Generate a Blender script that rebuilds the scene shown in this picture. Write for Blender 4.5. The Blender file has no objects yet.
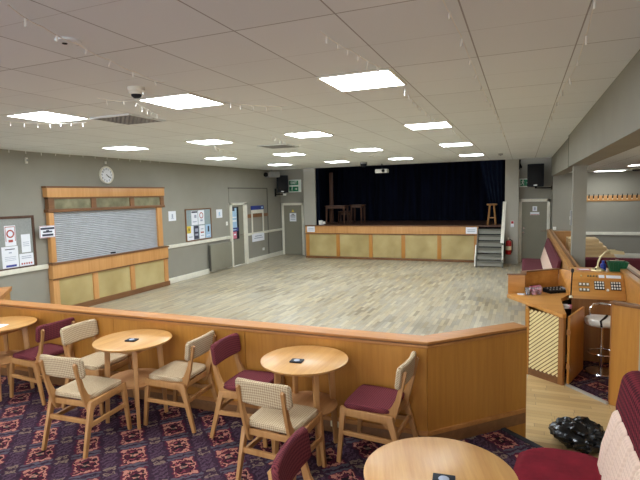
import bpy, bmesh, math, random
from mathutils import Vector, Matrix, noise
PI = math.pi
random.seed(7)
sc = bpy.context.scene
COL = sc.collection

# ------------------------------------------------------------------ materials
def srgb(r, g, b):
    f = lambda c: (c/255/12.92) if c/255 <= .04045 else ((c/255+.055)/1.055)**2.4
    return (f(r), f(g), f(b), 1)

class NT:
    def __init__(s, name, rough=.5, metal=0, spec=.5):
        s.m = bpy.data.materials.new(name); s.m.use_nodes = True
        s.t = s.m.node_tree; s.b = s.t.nodes['Principled BSDF']
        s.b.inputs['Roughness'].default_value = rough
        s.b.inputs['Metallic'].default_value = metal
        s.b.inputs['Specular IOR Level'].default_value = spec
    def n(s, kind, **kw):
        x = s.t.nodes.new(kind)
        for k, v in kw.items(): setattr(x, k, v)
        return x
    def put(s, sock, v):
        if isinstance(v, bpy.types.NodeSocket): s.t.links.new(v, sock)
        elif v is not None: sock.default_value = v
    def math(s, op, a, b=None, c=None):
        x = s.n('ShaderNodeMath', operation=op)
        s.put(x.inputs[0], a)
        if b is not None: s.put(x.inputs[1], b)
        if c is not None: s.put(x.inputs[2], c)
        return x.outputs[0]
    def mix(s, f, a, b, mode='MIX'):
        x = s.n('ShaderNodeMix', data_type='RGBA', blend_type=mode)
        s.put(x.inputs[0], f); s.put(x.inputs[6], a); s.put(x.inputs[7], b)
        return x.outputs[2]
    def coord(s, scale=(1,1,1), rot=(0,0,0), loc=(0,0,0)):
        tc = s.n('ShaderNodeTexCoord'); mp = s.n('ShaderNodeMapping')
        s.t.links.new(tc.outputs['Object'], mp.inputs[0])
        mp.inputs['Scale'].default_value = scale; mp.inputs['Rotation'].default_value = rot; mp.inputs['Location'].default_value = loc
        return mp.outputs[0]
    def noise(s, vec, scale, detail=3, rough=.5):
        x = s.n('ShaderNodeTexNoise'); s.put(x.inputs['Vector'], vec)
        x.inputs['Scale'].default_value = scale; x.inputs['Detail'].default_value = detail; x.inputs['Roughness'].default_value = rough
        return x.outputs[0]
    def ramp(s, f, stops):
        x = s.n('ShaderNodeValToRGB'); s.put(x.inputs[0], f)
        e = x.color_ramp.elements
        while len(e) < len(stops): e.new(.5)
        for i, (p, c) in enumerate(stops): e[i].position = p; e[i].color = c
        return x.outputs[0]
    def sep(s, vec):
        x = s.n('ShaderNodeSeparateXYZ'); s.put(x.inputs[0], vec); return x.outputs
    def comb(s, x_, y_, z_=0):
        x = s.n('ShaderNodeCombineXYZ'); s.put(x.inputs[0], x_); s.put(x.inputs[1], y_); s.put(x.inputs[2], z_); return x.outputs[0]
    def white(s, vec):
        x = s.n('ShaderNodeTexWhiteNoise', noise_dimensions='3D'); s.put(x.inputs[0], vec); return x.outputs[0]
    def bump(s, h, strength=.2, dist=.01):
        x = s.n('ShaderNodeBump'); x.inputs['Strength'].default_value = strength; x.inputs['Distance'].default_value = dist
        s.put(x.inputs['Height'], h); s.t.links.new(x.outputs[0], s.b.inputs['Normal'])
    def color(s, c): s.put(s.b.inputs['Base Color'], c)

def flat(name, c, rough=.5, metal=0, spec=.5, var=.06, vscale=6):
    t = NT(name, rough, metal, spec); k = srgb(*c)
    n = t.noise(t.coord(), vscale, 3)
    d = tuple(x*(1-var) for x in k[:3])+(1,); l = tuple(min(1, x*(1+var)) for x in k[:3])+(1,)
    t.color(t.ramp(n, [(.3, d), (.7, l)]))
    return t.m

def wood(name, dark, light, axis='z', scale=1.0, rough=.38):
    t = NT(name, rough)
    st = {'x': (.06, 1, 1), 'y': (1, .06, 1), 'z': (1, 1, .06)}[axis]
    v = t.coord(tuple(k*scale for k in st))
    n1 = t.noise(v, 26, 5, .65); n2 = t.noise(v, 5, 3, .5); n3 = t.noise(v, 110, 2, .5)
    f = t.math('ADD', t.math('MULTIPLY', n1, .5), t.math('MULTIPLY', n2, .5))
    c = t.ramp(f, [(.36, srgb(*dark)), (.64, srgb(*light))])
    c = t.mix(t.math('MULTIPLY', n3, .16), c, srgb(*[int(x*.72) for x in dark]))
    t.color(c)
    t.bump(n3, .06, .002)
    return t.m

def woven(name, base, fleck, cell=.011, thr=.52, bumpy=.25, plane='x'):
    """chair fabric: small diamonds in two tones"""
    t = NT(name, .93, spec=.15)
    v = t.coord((1/cell,)*3)
    s = t.sep(v)
    # pattern lives in x and the (y+z) direction, so seats and backs both show it
    yz = t.math('ADD', s[1], s[2])
    if plane == 'yz': s = [s[1], s[2], s[0]]; yz = s[1]
    a = t.math('ADD', s[0], t.math('MULTIPLY', yz, 1.0)); b = t.math('SUBTRACT', s[0], yz)
    sa = t.math('SINE', t.math('MULTIPLY', a, PI*.5)); sb = t.math('SINE', t.math('MULTIPLY', b, PI*.5))
    f = t.math('ADD', t.math('MULTIPLY', t.math('MULTIPLY', sa, sb), .5), .5)
    n = t.noise(t.coord(), 120, 2)
    f = t.math('ADD', f, t.math('MULTIPLY', t.math('SUBTRACT', n, .5), .35))
    c = t.ramp(f, [(thr-.12, srgb(*base)), (thr+.12, srgb(*fleck))])
    t.color(c); t.bump(f, bumpy, .003)
    return t.m

M = {}
M['wood'] = wood('honey_oak', (172, 114, 46), (196, 136, 60), 'z', rough=.35)
M['wood_x'] = wood('honey_oak_horizontal', (164, 106, 50), (194, 134, 72), 'x', rough=.5)
M['wood_y'] = wood('honey_oak_lengthwise', (160, 108, 56), (196, 142, 80), 'y', rough=.35)
M['fascia'] = wood('beech_fascia', (194, 136, 76), (216, 162, 102), 'z', .6, rough=.4)
M['booth'] = wood('booth_oak', (184, 122, 54), (212, 152, 78), 'x', .8, rough=.35)
M['booth_dark'] = wood('booth_oak_brown_veneer', (146, 94, 46), (172, 118, 62), 'z', .8, rough=.45)
M['chair'] = wood('chair_beech', (164, 114, 64), (196, 146, 92), 'z', rough=.42)
M['table'] = wood('table_oak', (178, 122, 60), (218, 170, 104), 'y', .8, rough=.34)
M['grey_shelf'] = wood('table_shelf_veneer', (168, 118, 72), (200, 148, 96), 'y', rough=.5)
M['light_oak'] = wood('light_oak_steps', (206, 170, 118), (228, 196, 144), 'x', rough=.5)
M['dark_wood'] = wood('dark_brown_wood', (70, 44, 30), (98, 64, 44), 'z', rough=.5)
M['trim_dark'] = wood('brown_trim', (112, 74, 42), (140, 96, 58), 'y', rough=.45)
M['beige_fabric'] = woven('beige_woven_fabric', (200, 180, 148), (160, 134, 102), .008)
M['maroon_fabric'] = woven('maroon_woven_fabric', (118, 56, 60), (82, 35, 42), .008)
M['cream_fabric'] = woven('cream_bench_fabric', (228, 200, 180), (216, 186, 166), .014, .55, .06, 'yz')
M['red_ribbed'] = woven('maroon_bench_roll_fabric', (112, 36, 46), (66, 20, 28), .016, .52, .25, 'yz')
def velvet():
    t = NT('red_velvet', .9, spec=.2)
    n = t.noise(t.coord(), 9, 4, .6)
    t.color(t.ramp(n, [(.3, srgb(98, 12, 26)), (.7, srgb(124, 20, 36))]))
    t.bump(t.noise(t.coord(), 300, 2), .15, .002)
    return t.m
M['velvet'] = velvet()
M['far_fabric'] = flat('dull_maroon_fabric', (92, 30, 40), .95, var=.1, vscale=12)
def wall_paint(name, c, rough=.75):
    t = NT(name, rough, spec=.3); k = srgb(*c)
    n = t.noise(t.coord(), 2.2, 4)
    t.color(t.ramp(n, [(.25, tuple(x*.95 for x in k[:3])+(1,)), (.75, tuple(x*1.04 for x in k[:3])+(1,))]))
    t.bump(t.noise(t.coord(), 90, 2), .05, .002)
    return t.m
M['wall'] = wall_paint('taupe_grey_paint', (150, 146, 134))
M['pier'] = wall_paint('light_taupe_paint', (170, 166, 154))
M['edge'] = wall_paint('dark_taupe_paint', (92, 89, 80))
M['door'] = wall_paint('olive_grey_door_paint', (138, 134, 118), .5)
M['steps'] = wall_paint('grey_step_paint', (116, 114, 104), .8)
M['riser'] = wall_paint('pale_grey_riser_paint', (150, 148, 138), .8)
M['white'] = flat('off_white_gloss', (228, 224, 208), .35)
M['paper'] = flat('white_paper', (236, 238, 244), .7, var=.02)
M['paper_cream'] = flat('cream_paper', (232, 220, 150), .7, var=.02)
M['ink'] = flat('dark_ink', (60, 60, 78), .7)
M['ink_grey'] = flat('pale_print', (168, 174, 190), .7)
M['ink_red'] = flat('red_ink', (176, 70, 60), .7)
M['ink_blue'] = flat('blue_ink', (60, 70, 150), .7)
M['yellow'] = flat('yellow_print', (226, 198, 70), .6)
M['navy_print'] = flat('navy_print', (36, 52, 130), .5)
M['sky_print'] = flat('pale_blue_print', (168, 200, 226), .6)
M['pink_print'] = flat('pink_print', (210, 120, 140), .6)
M['felt'] = flat('grey_felt', (150, 152, 148), .95, var=.08, vscale=40)
M['felt_blue'] = flat('blue_grey_felt', (150, 164, 166), .95, var=.08, vscale=40)
M['black'] = flat('black_plastic', (18, 18, 20), .55, spec=.2)
M['black_soft'] = flat('dark_rubber', (34, 34, 42), .8)
M['slate'] = flat('dark_blue_grey_plastic', (22, 26, 34), .6, spec=.2)
M['cctv'] = flat('grey_plastic', (150, 150, 150), .4)
M['chrome'] = flat('chrome', (210, 210, 214), .15, 1)
M['steel'] = flat('brushed_steel', (180, 180, 178), .35, 1)
M['brass'] = flat('brass', (230, 212, 164), .3, .55)
M['cream_plastic'] = flat('cream_plastic', (236, 226, 190), .4)
M['switch_plate'] = flat('bronze_switch_plate', (112, 100, 70), .45)
M['vinyl'] = flat('white_vinyl', (226, 224, 214), .4)
M['green_basket'] = flat('green_plastic', (20, 92, 58), .45)
M['blue_plastic'] = flat('blue_plastic', (44, 62, 150), .4)
M['red_paint'] = flat('red_enamel', (180, 22, 24), .3)
M['sign_green'] = flat('green_sign', (24, 124, 82), .45)
M['ivory'] = flat('ivory_sign', (226, 236, 226), .5)
M['socket'] = flat('white_socket', (235, 233, 225), .4)
M['kick'] = flat('grey_metal_strip', (186, 184, 178), .4, .5)
def curtain_m():
    t = NT('navy_black_velvet', .95, spec=.1)
    n = t.noise(t.coord((1, 1, .1)), 6, 3)
    t.color(t.ramp(n, [(.3, srgb(8, 10, 20)), (.75, srgb(16, 22, 40))]))
    return t.m
M['curtain'] = curtain_m()
def curtain_b():
    t = NT('navy_velvet', .95, spec=.1)
    n = t.noise(t.coord((1, 1, .1)), 6, 3)
    t.color(t.ramp(n, [(.3, srgb(10, 15, 28)), (.75, srgb(18, 27, 44))]))
    return t.m
M['curtain_leg'] = curtain_b()
def emit(name, c, s):
    m = bpy.data.materials.new(name); m.use_nodes = True
    t = m.node_tree; t.nodes.remove(t.nodes['Principled BSDF'])
    e = t.nodes.new('ShaderNodeEmission'); e.inputs[0].default_value = c; e.inputs[1].default_value = s
    t.links.new(e.outputs[0], t.nodes['Material Output'].inputs[0])
    return m
M['lamp'] = emit('led_panel', (.90, 1, 1.09, 1), 11.0)
M['tube'] = emit('lit_tube', (.95, 1, 1.0, 1), 5.0)
def glass_m():
    t = NT('clear_plastic_cup', .1); t.b.inputs['Transmission Weight'].default_value = .85; t.b.inputs['IOR'].default_value = 1.15
    t.color(srgb(236, 236, 240)); return t.m
M['glass'] = glass_m()
def pane_m():
    t = NT('textured_amber_glass', .22)
    n = t.noise(t.coord((1, 1, 1)), 5, 4)
    t.color(t.ramp(n, [(.3, srgb(120, 116, 92)), (.7, srgb(150, 145, 116))]))
    t.bump(n, .2, .01); return t.m
M['pane'] = pane_m()
def bin_m():
    t = NT('black_polythene', .2, spec=.45); t.color((.003, .003, .004, 1))
    t.bump(t.noise(t.coord(), 30, 2, .5), .3, .01); return t.m
M['bag'] = bin_m()
def brushed_panel():
    """gold-tinted panels of stage and hatch fronts with faint sheared streaks"""
    t = NT('gold_veneer_panel', .2)
    n = t.noise(t.coord((1, 1, 1), (.5, .6, .6)), 1.3, 3, .5)
    t.color(t.ramp(n, [(.3, srgb(168, 148, 96)), (.5, srgb(184, 164, 112)), (.72, srgb(198, 180, 128))]))
    return t.m
M['gold'] = brushed_panel()
def ceiling_m():
    t = NT('mineral_fibre_tiles', .9, spec=.15)
    s = t.sep(t.coord())
    def line(x, off, per, w):
        f = t.math('FRACT', t.math('ADD', t.math('DIVIDE', t.math('SUBTRACT', x, off), per), 100.0))
        d = t.math('ABSOLUTE', t.math('SUBTRACT', f, .5))
        return t.math('GREATER_THAN', d, .5-w/per/2)
    lx = line(s[0], .31, .6225, .009); ly = line(s[1], 2.55, 1.24, .009); lh = line(s[1], 3.17, 1.24, .005)
    n = t.noise(t.coord(), 2, 3)
    # each tile a touch different
    cx = t.math('FLOOR', t.math('DIVIDE', t.math('SUBTRACT', s[0], .31), .6225)); cy = t.math('FLOOR', t.math('DIVIDE', t.math('SUBTRACT', s[1], 2.55), 1.24))
    w = t.white(t.comb(cx, cy))
    c = t.mix(w, srgb(226, 231, 232), srgb(232, 237, 238))
    c = t.mix(t.math('MULTIPLY', n, .15), c, srgb(214, 216, 214))
    c = t.mix(t.math('MULTIPLY', lh, .35), c, srgb(120, 110, 98))
    c = t.mix(t.math('MULTIPLY', t.math('MAXIMUM', lx, ly), .6), c, srgb(96, 86, 76))
    t.color(c); t.bump(t.noise(t.coord(), 150, 3), .08, .003)
    return t.m
M['ceiling'] = ceiling_m()
def parquet(name, rot, pal, wd=.075, ln=.55, rough=.33, wash=.4):
    t = NT(name, rough)
    v = t.coord((1, 1, 1), (0, 0, rot))
    s = t.sep(v)
    row = t.math('FLOOR', t.math('DIVIDE', s[1], wd))
    off = t.math('MULTIPLY', t.white(t.comb(row, 3.3)), ln)
    col = t.math('FLOOR', t.math('DIVIDE', t.math('ADD', s[0], off), ln))
    w = t.white(t.comb(row, col, 1.7))
    fr = t.math('FRACT', t.math('DIVIDE', s[1], wd)); fc = t.math('FRACT', t.math('DIVIDE', t.math('ADD', s[0], off), ln))
    g = t.math('MAXIMUM', t.math('LESS_THAN', fr, .04), t.math('LESS_THAN', fc, .008))
    c = t.ramp(w, [(i/(len(pal)-1), srgb(*p)) for i, p in enumerate(pal)])
    grain = t.noise(t.coord((2, 40, 1), (0, 0, rot)), 2, 4, .6)
    c = t.mix(t.math('MULTIPLY', grain, .35), c, srgb(*[int(x*.78) for x in pal[0]]))
    worn = t.noise(t.coord(), .55, 4, .6)
    c = t.mix(t.ramp(worn, [(.38, (0, 0, 0, 1)), (.68, (wash, wash, wash, 1))]), c, srgb(208, 200, 180))
    c = t.mix(t.math('MULTIPLY', g, .55), c, srgb(92, 76, 56))
    t.color(c)
    t.put(t.b.inputs['Roughness'], t.math('ADD', t.math('MULTIPLY', worn, .25), rough-.1))
    return t.m
M['dance'] = parquet('worn_dance_floor', PI/2, [(132, 116, 90), (190, 172, 132), (160, 152, 136), (208, 194, 160), (146, 136, 118), (200, 180, 140)], .062, .42)
M['passage'] = parquet('yellow_plank_floor', 0, [(168, 132, 80), (206, 172, 116), (186, 150, 94), (218, 188, 134)], .075, .7, .33, .12)
def carpet_m():
    t = NT('patterned_pub_carpet', .97, spec=.08)
    P = .352
    v = t.coord((1/P, 1/P, 1), (0, 0, PI/4), (.13, .28, 0))
    nz_ = t.n('ShaderNodeTexNoise'); t.put(nz_.inputs['Vector'], t.coord()); nz_.inputs['Scale'].default_value = 26; nz_.inputs['Detail'].default_value = 1
    off_ = t.n('ShaderNodeVectorMath', operation='MULTIPLY_ADD'); t.put(off_.inputs[0], nz_.outputs['Color']); off_.inputs[1].default_value = (.2, .2, 0); t.put(off_.inputs[2], v)
    v = off_.outputs[0]
    s = t.sep(v)
    fu = t.math('FRACT', t.math('ADD', s[0], 100)); fv = t.math('FRACT', t.math('ADD', s[1], 100))
    u = t.math('SUBTRACT', fu, .5); w = t.math('SUBTRACT', fv, .5)
    N = 26.0
    iu = t.math('FLOOR', t.math('MULTIPLY', u, N)); iw = t.math('FLOOR', t.math('MULTIPLY', w, N))
    au = t.math('ABSOLUTE', t.math('ADD', iu, .5)); aw = t.math('ABSOLUTE', t.math('ADD', iw, .5))
    def box(a, b): return t.math('MULTIPLY', t.math('LESS_THAN', au, a), t.math('LESS_THAN', aw, b))
    def wn(x, y, k): return t.white(t.comb(x, y, k))
    iu2 = t.math('FLOOR', t.math('MULTIPLY', u, N/2)); aw2 = t.math('FLOOR', t.math('MULTIPLY', aw, .5))
    navy, plum, lilac, slate = srgb(46, 33, 44), srgb(76, 32, 44), srgb(100, 88, 104), srgb(86, 80, 88)
    salmon, rose, tan, black = srgb(180, 122, 104), srgb(140, 70, 74), srgb(124, 104, 90), srgb(34, 24, 28)
    base = t.mix(wn(iu, iw, 2.1), navy, srgb(66, 43, 56))
    # blue grey bars between the columns of medallions
    bar = t.math('MULTIPLY', t.math('GREATER_THAN', au, 10.0), t.math('LESS_THAN', aw, 8.0))
    stripe = t.math('GREATER_THAN', t.math('FRACT', t.math('MULTIPLY', au, .34)), .5)
    c = t.mix(t.math('MULTIPLY', bar, stripe), base, slate)
    # zigzag dashes between rows
    zig = t.math('MULTIPLY', t.math('GREATER_THAN', aw, 9.0), t.math('LESS_THAN', au, 9.0))
    zz = t.math('LESS_THAN', t.math('FRACT', t.math('MULTIPLY', t.math('ADD', iu, iw), .25)), .4)
    c = t.mix(t.math('MULTIPLY', zig, zz), c, srgb(84, 62, 76))
    # small corner blossoms
    cor = t.math('MULTIPLY', t.math('GREATER_THAN', au, 9.0), t.math('GREATER_THAN', aw, 9.5))
    c = t.mix(t.math('MULTIPLY', cor, t.math('GREATER_THAN', wn(au, aw, 5.0), .55)), c, tan)
    # medallion: maroon border, salmon figure, black heart
    c = t.mix(box(9.8, 7.4), c, srgb(88, 34, 50))
    fig = t.mix(t.math('GREATER_THAN', wn(iu2, aw2, 9.0), .42), plum, salmon)
    fig = t.mix(t.math('GREATER_THAN', wn(iu, aw, 4.0), .74), fig, black)
    fig = t.mix(t.math('GREATER_THAN', wn(au, iw, 6.0), .86), fig, rose)
    c = t.mix(box(9.0, 6.4), c, fig)
    edge = t.math('SUBTRACT', box(9.0, 6.4), box(7.4, 5.0))
    c = t.mix(t.math('MULTIPLY', edge, t.math('GREATER_THAN', wn(iu, iw, 8.0), .25)), c, salmon)
    c = t.mix(t.math('MULTIPLY', box(3.2, 2.2), t.math('GREATER_THAN', wn(au, aw, 11.0), .3)), c, black)
    c = t.mix(t.math('MULTIPLY', box(1.2, 1.2), .9), c, tan)
    n = t.noise(t.coord(), 260, 2)
    c = t.mix(t.math('MULTIPLY', n, .35), c, srgb(30, 18, 32))
    t.color(c); t.bump(n, .4, .004)
    return t.m
M['carpet'] = carpet_m()
def lattice_m():
    t = NT('cream_speaker_cloth', .6)
    t.color(srgb(150, 112, 60)); return t.m
M['lattice_back'] = flat('brown_backing', (120, 84, 42), .7)
M['lattice'] = flat('cream_lattice', (244, 226, 168), .5)
M['shutter'] = flat('galvanised_shutter', (186, 188, 192), .36, .35)

# ------------------------------------------------------------------ mesh helpers
class B:
    def __init__(s): s.bm = bmesh.new()
    def box(s, x0, y0, z0, x1, y1, z1, bev=0, mtx=None):
        x0, x1 = sorted((x0, x1)); y0, y1 = sorted((y0, y1)); z0, z1 = sorted((z0, z1))
        g = bmesh.ops.create_cube(s.bm, size=1)['verts']
        for v in g: v.co = Vector(((x0+x1)/2+v.co.x*(x1-x0), (y0+y1)/2+v.co.y*(y1-y0), (z0+z1)/2+v.co.z*(z1-z0)))
        if bev:
            es = list({e for v in g for e in v.link_edges})
            r = bmesh.ops.bevel(s.bm, geom=es, offset=bev, segments=2, affect='EDGES', profile=.6)
            g = list({v for f in r['faces'] for v in f.verts} | {v for v in g if v.is_valid})
        if mtx is not None:
            for v in g: v.co = mtx @ v.co
        return s
    def bar(s, p, q, w, h=None, taper=1.0, up=(0, 0, 1), bev=0):
        """rectangular bar from p to q, w wide, h thick; taper scales the far end"""
        p, q = Vector(p), Vector(q); h = h or w
        d = (q-p); L = d.length; d.normalize()
        a = d.cross(Vector(up))
        if a.length < 1e-4: a = d.cross(Vector((0, 1, 0)))
        a.normalize(); b = a.cross(d)
        vs = []
        for o, k in ((p, 1), (q, taper)):
            for i, j in ((-1, -1), (1, -1), (1, 1), (-1, 1)): vs.append(s.bm.verts.new(o+a*i*w/2*k+b*j*h/2*k))
        fs = [(3, 2, 1, 0), (4, 5, 6, 7)]+[(i, (i+1) % 4, (i+1) % 4+4, i+4) for i in range(4)]
        F = [s.bm.faces.new([vs[i] for i in f]) for f in fs]
        if bev:
            es = list({e for f in F for e in f.edges})
            bmesh.ops.bevel(s.bm, geom=es, offset=bev, segments=2, affect='EDGES', profile=.6)
        return s
    def prism(s, pts, axis, a, b, bev=0):
        """2-D outline extruded along an axis from a to b; axis x: pts are (y,z); y: (x,z); z: (x,y)"""
        def mk(u, v, w): return {'x': (w, u, v), 'y': (u, w, v), 'z': (u, v, w)}[axis]
        n = len(pts)
        A = [s.bm.verts.new(mk(u, v, a)) for u, v in pts]; Bv = [s.bm.verts.new(mk(u, v, b)) for u, v in pts]
        F = [s.bm.faces.new(A), s.bm.faces.new(Bv[::-1])]
        for i in range(n): F.append(s.bm.faces.new((A[(i+1) % n], A[i], Bv[i], Bv[(i+1) % n])))
        if bev:
            es = list({e for f in F[:2] for e in f.edges})
            bmesh.ops.bevel(s.bm, geom=es, offset=bev, segments=2, affect='EDGES', profile=.6)
        return s
    def lathe(s, prof, c=(0, 0, 0), seg=32, mtx=None):
        """profile of (radius, height) turned about z"""
        rings = []
        for r, z in prof:
            if r < 1e-5: rings.append([s.bm.verts.new((c[0], c[1], c[2]+z))])
            else: rings.append([s.bm.verts.new((c[0]+r*math.cos(2*PI*i/seg), c[1]+r*math.sin(2*PI*i/seg), c[2]+z)) for i in range(seg)])
        for A, Bv in zip(rings, rings[1:]):
            for i in range(seg):
                j = (i+1) % seg
                if len(A) == 1 and len(Bv) == 1: continue
                if len(A) == 1: s.bm.faces.new((A[0], Bv[j], Bv[i]))
                elif len(Bv) == 1: s.bm.faces.new((A[i], A[j], Bv[0]))
                else: s.bm.faces.new((A[i], A[j], Bv[j], Bv[i]))
        if mtx is not None:
            for R in rings:
                for v in R: v.co = mtx @ v.co
        return s
    def tube(s, pts, r, seg=8, r_end=None):
        pts = [Vector(p) for p in pts]; n = len(pts)
        t0 = (pts[1]-pts[0]).normalized()
        a = t0.orthogonal().normalized(); rings = []
        for i, p in enumerate(pts):
            t = (pts[min(i+1, n-1)]-pts[max(i-1, 0)]).normalized()
            a = (a-t*a.dot(t)).normalized(); b = t.cross(a)
            rr = r if r_end is None else r+(r_end-r)*i/(n-1)
            rings.append([s.bm.verts.new(p+(a*math.cos(2*PI*k/seg)+b*math.sin(2*PI*k/seg))*rr) for k in range(seg)])
        for A, Bv in zip(rings, rings[1:]):
            for k in range(seg): s.bm.faces.new((A[k], A[(k+1) % seg], Bv[(k+1) % seg], Bv[k]))
        s.bm.faces.new(rings[0][::-1]); s.bm.faces.new(rings[-1])
        return s
    def pad(s, c, half, r, fn=None, n=6, corner=0):
        """rounded cushion; corner: plan corner radius in x and y; fn deforms each local point"""
        hx, hy, hz = half
        def ax(h, k):
            rr = min(r, h*.999)
            e = [h, h-rr*.25, h-rr*.6, h-rr]
            mid = [-(h-rr)+2*(h-rr)*i/k for i in range(1, k)]
            return sorted(set([-x for x in e]+mid+e))
        X, Y, Z = ax(hx, n), ax(hy, n), ax(hz, 2)
        seen = {}
        def vert(x, y, z):
            k = (round(x, 6), round(y, 6), round(z, 6))
            if k in seen: return seen[k]
            p = Vector((x, y, z)); q = Vector([max(-(h-min(r, h*.999)), min(h-min(r, h*.999), t)) for t, h in zip(p, half)])
            d = p-q; m = max(abs(d.x), abs(d.y), abs(d.z))
            o = q+(d*(m/d.length) if d.length > 1e-9 else d)
            if corner:
                cx, cy = max(-(hx-corner), min(hx-corner, o.x)), max(-(hy-corner), min(hy-corner, o.y))
                dx, dy = o.x-cx, o.y-cy; L = math.hypot(dx, dy)
                if L > 1e-9: k2 = max(abs(dx), abs(dy))/L; o.x, o.y = cx+dx*k2, cy+dy*k2
            if fn: o = Vector(fn(o))
            seen[k] = s.bm.verts.new(o+Vector(c)); return seen[k]
        def face(P):
            vs = [vert(*p) for p in P]
            try: s.bm.faces.new(vs)
            except ValueError: pass
        for A, Bq, mk in ((X, Y, lambda a, b, w: (a, b, w*hz)), (X, Z, lambda a, b, w: (a, w*hy, b)), (Y, Z, lambda a, b, w: (w*hx, a, b))):
            for w in (-1, 1):
                for i in range(len(A)-1):
                    for j in range(len(Bq)-1):
                        face([mk(A[i], Bq[j], w), mk(A[i+1], Bq[j], w), mk(A[i+1], Bq[j+1], w), mk(A[i], Bq[j+1], w)])
        return s
    def done(s, name, mat, parent=None, smooth=40):
        bmesh.ops.recalc_face_normals(s.bm, faces=s.bm.faces)
        me = bpy.data.meshes.new(name); s.bm.to_mesh(me); s.bm.free()
        me.materials.append(M[mat] if isinstance(mat, str) else mat)
        if smooth:
            for p in me.polygons: p.use_smooth = True
            me.set_sharp_from_angle(angle=math.radians(smooth))
        o = bpy.data.objects.new(name, me); COL.objects.link(o)
        if parent: o.parent = parent
        return o

def tag(o, label, cat, group=None, kind=None):
    o['label'] = label; o['category'] = cat
    if group: o['group'] = group
    if kind: o['kind'] = kind
    return o
def thing(name, label, cat, loc=(0, 0, 0), rz=0, group=None):
    o = bpy.data.objects.new(name, None); COL.objects.link(o); o.empty_display_size = .1
    o.location = loc; o.rotation_euler = (0, 0, rz)
    return tag(o, label, cat, group)
def struct(o, label=None):
    o['kind'] = 'structure'
    if label: o['label'] = label
    return o
def sroot(name, loc=(0, 0, 0), rz=0):
    o = bpy.data.objects.new(name, None); COL.objects.link(o); o.location = loc; o.rotation_euler = (0, 0, rz); o['kind'] = 'structure'
    return o
def dup(root, loc, rz, label, group=None):
    r = root.copy(); COL.objects.link(r); r.location = loc; r.rotation_euler = (0, 0, rz); r['label'] = label
    if group: r['group'] = group
    for ch in list(root.children):
        c = ch.copy(); COL.objects.link(c); c.parent = r
        for g in ch.children:
            d = g.copy(); COL.objects.link(d); d.parent = c
    return r
def text_mesh(body, size, mat, parent, mtx, name, bold=0):
    cu = bpy.data.curves.new('t', 'FONT'); cu.body = body; cu.size = size; cu.align_x = 'CENTER'; cu.align_y = 'CENTER'; cu.extrude = .0004; cu.offset = bold
    tmp = bpy.data.objects.new('t', cu); COL.objects.link(tmp)
    me = bpy.data.meshes.new_from_object(tmp.evaluated_get(bpy.context.evaluated_depsgraph_get()))
    bpy.data.objects.remove(tmp); bpy.data.curves.remove(cu)
    me.materials.clear(); me.materials.append(M[mat]); me.transform(mtx)
    o = bpy.data.objects.new(name, me); COL.objects.link(o); o.parent = parent
    return o

# ------------------------------------------------------------------ room constants
XL = -8.65; ZC = 3.206; YB = 16.7; CZ = .19; SF = 16.3; SZ = 1.18

# ------------------------------------------------------------------ setting
struct(B().box(-9.0, -4, -.1, 6.5, 20, 0).done('floor', 'dance'))
# yellower planks beside the booth
struct(B().prism([(-.75, 3.9), (-.15, 4.42), (.12, 6.6), (6.4, 6.6), (6.4, -3.9), (.86, -3.9), (.86, 3.4)], 'z', .001, .006).done('floor', 'passage'))
# raised carpeted seating level
struct(B().prism([(-8.65, -4), (-8.65, 3.94), (-.76, 3.94), (-.17, 4.47), (.86, 3.57), (.86, -4)], 'z', 0, CZ).done('floor', 'carpet'))
d = Vector((1.03, -.87, 0)).normalized()
nz = B().bar(Vector((-.185, 4.45, CZ-.006))+d*.0, Vector((.86, 3.565, CZ-.006)), .05, .03, bev=.006).done('trim_1', 'black_soft'); struct(nz, 'dark rubber nosing on the carpet step')
struct(B().box(XL, -2, ZC, .76, 16.26, ZC+.1).done('ceiling', 'ceiling'))
struct(B().box(1.0, -2, 2.73, 6.5, 16.0, 2.83).done('ceiling', 'ceiling'))
struct(B().box(-9.0, 16.26, 3.45, 1.0, 20, 3.55).done('ceiling', 'curtain'))
struct(B().box(XL-.2, -4, 0, XL, 13.5, 3.5).box(XL-.2, 13.5, 2.0, XL, 14.4, 3.5).box(XL-.2, 14.4, 0, XL, 17.3, 3.5).done('wall_left', 'wall'))
YL = 17.1
struct(B().box(XL, YL, 0, -7.38, YL+.2, 3.5).done('wall_back', 'wall'))
struct(B().box(-7.42, 16.55, 0, -6.965, 16.62, 3.5).box(-7.42, 16.62, 0, -7.36, 17.2, 3.5).done('wall_back', 'pier'))
struct(B().box(-.52, 16.3, 0, -.13, 17.0, 3.5).done('wall_back', 'pier'))
struct(B().box(-.13, YB, 0, .82, YB+.2, 3.5).done('wall_back', 'wall'))
struct(B().prism([(.80, 16.0), (6.5, 16.0), (6.5, 16.2), (.88, 16.2), (.88, 16.95), (.80, 16.95)], 'z', 0, 3.3).done('wall_right', 'wall'))
struct(B().box(-9, 19.9, 0, 1.0, 20.0, 3.5).done('wall_back', 'curtain'))
struct(B().box(-9, 17.3, 0, -8.8, 19.9, 3.5).done('wall_left', 'curtain'))
struct(B().box(.9, 17, 0, 1.0, 19.9, 3.5).done('wall_right', 'curtain'))
struct(B().box(6.4, -4, 0, 6.6, 16.2, 3.3).done('wall_right', 'wall'))
struct(B().box(.733, -2, 2.655, 1.03, 9.86, ZC+.1).done('ceiling_beam', 'wall'))
struct(B().box(.775, 9.86, 2.665, 1.03, 16.0, ZC+.1).box(.775, 16, 2.665, .80, YB, ZC+.1).done('ceiling_beam', 'wall'))
struct(B().box(.728, 9.855, 2.65, .80, 9.89, ZC).done('beam_step_line', 'edge'))  # added strip, paints the dark line where the beam steps back
struct(B().box(.80, 9.62, 0, 1.01, 9.86, 2.66).done('column', 'wall'))
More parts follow.
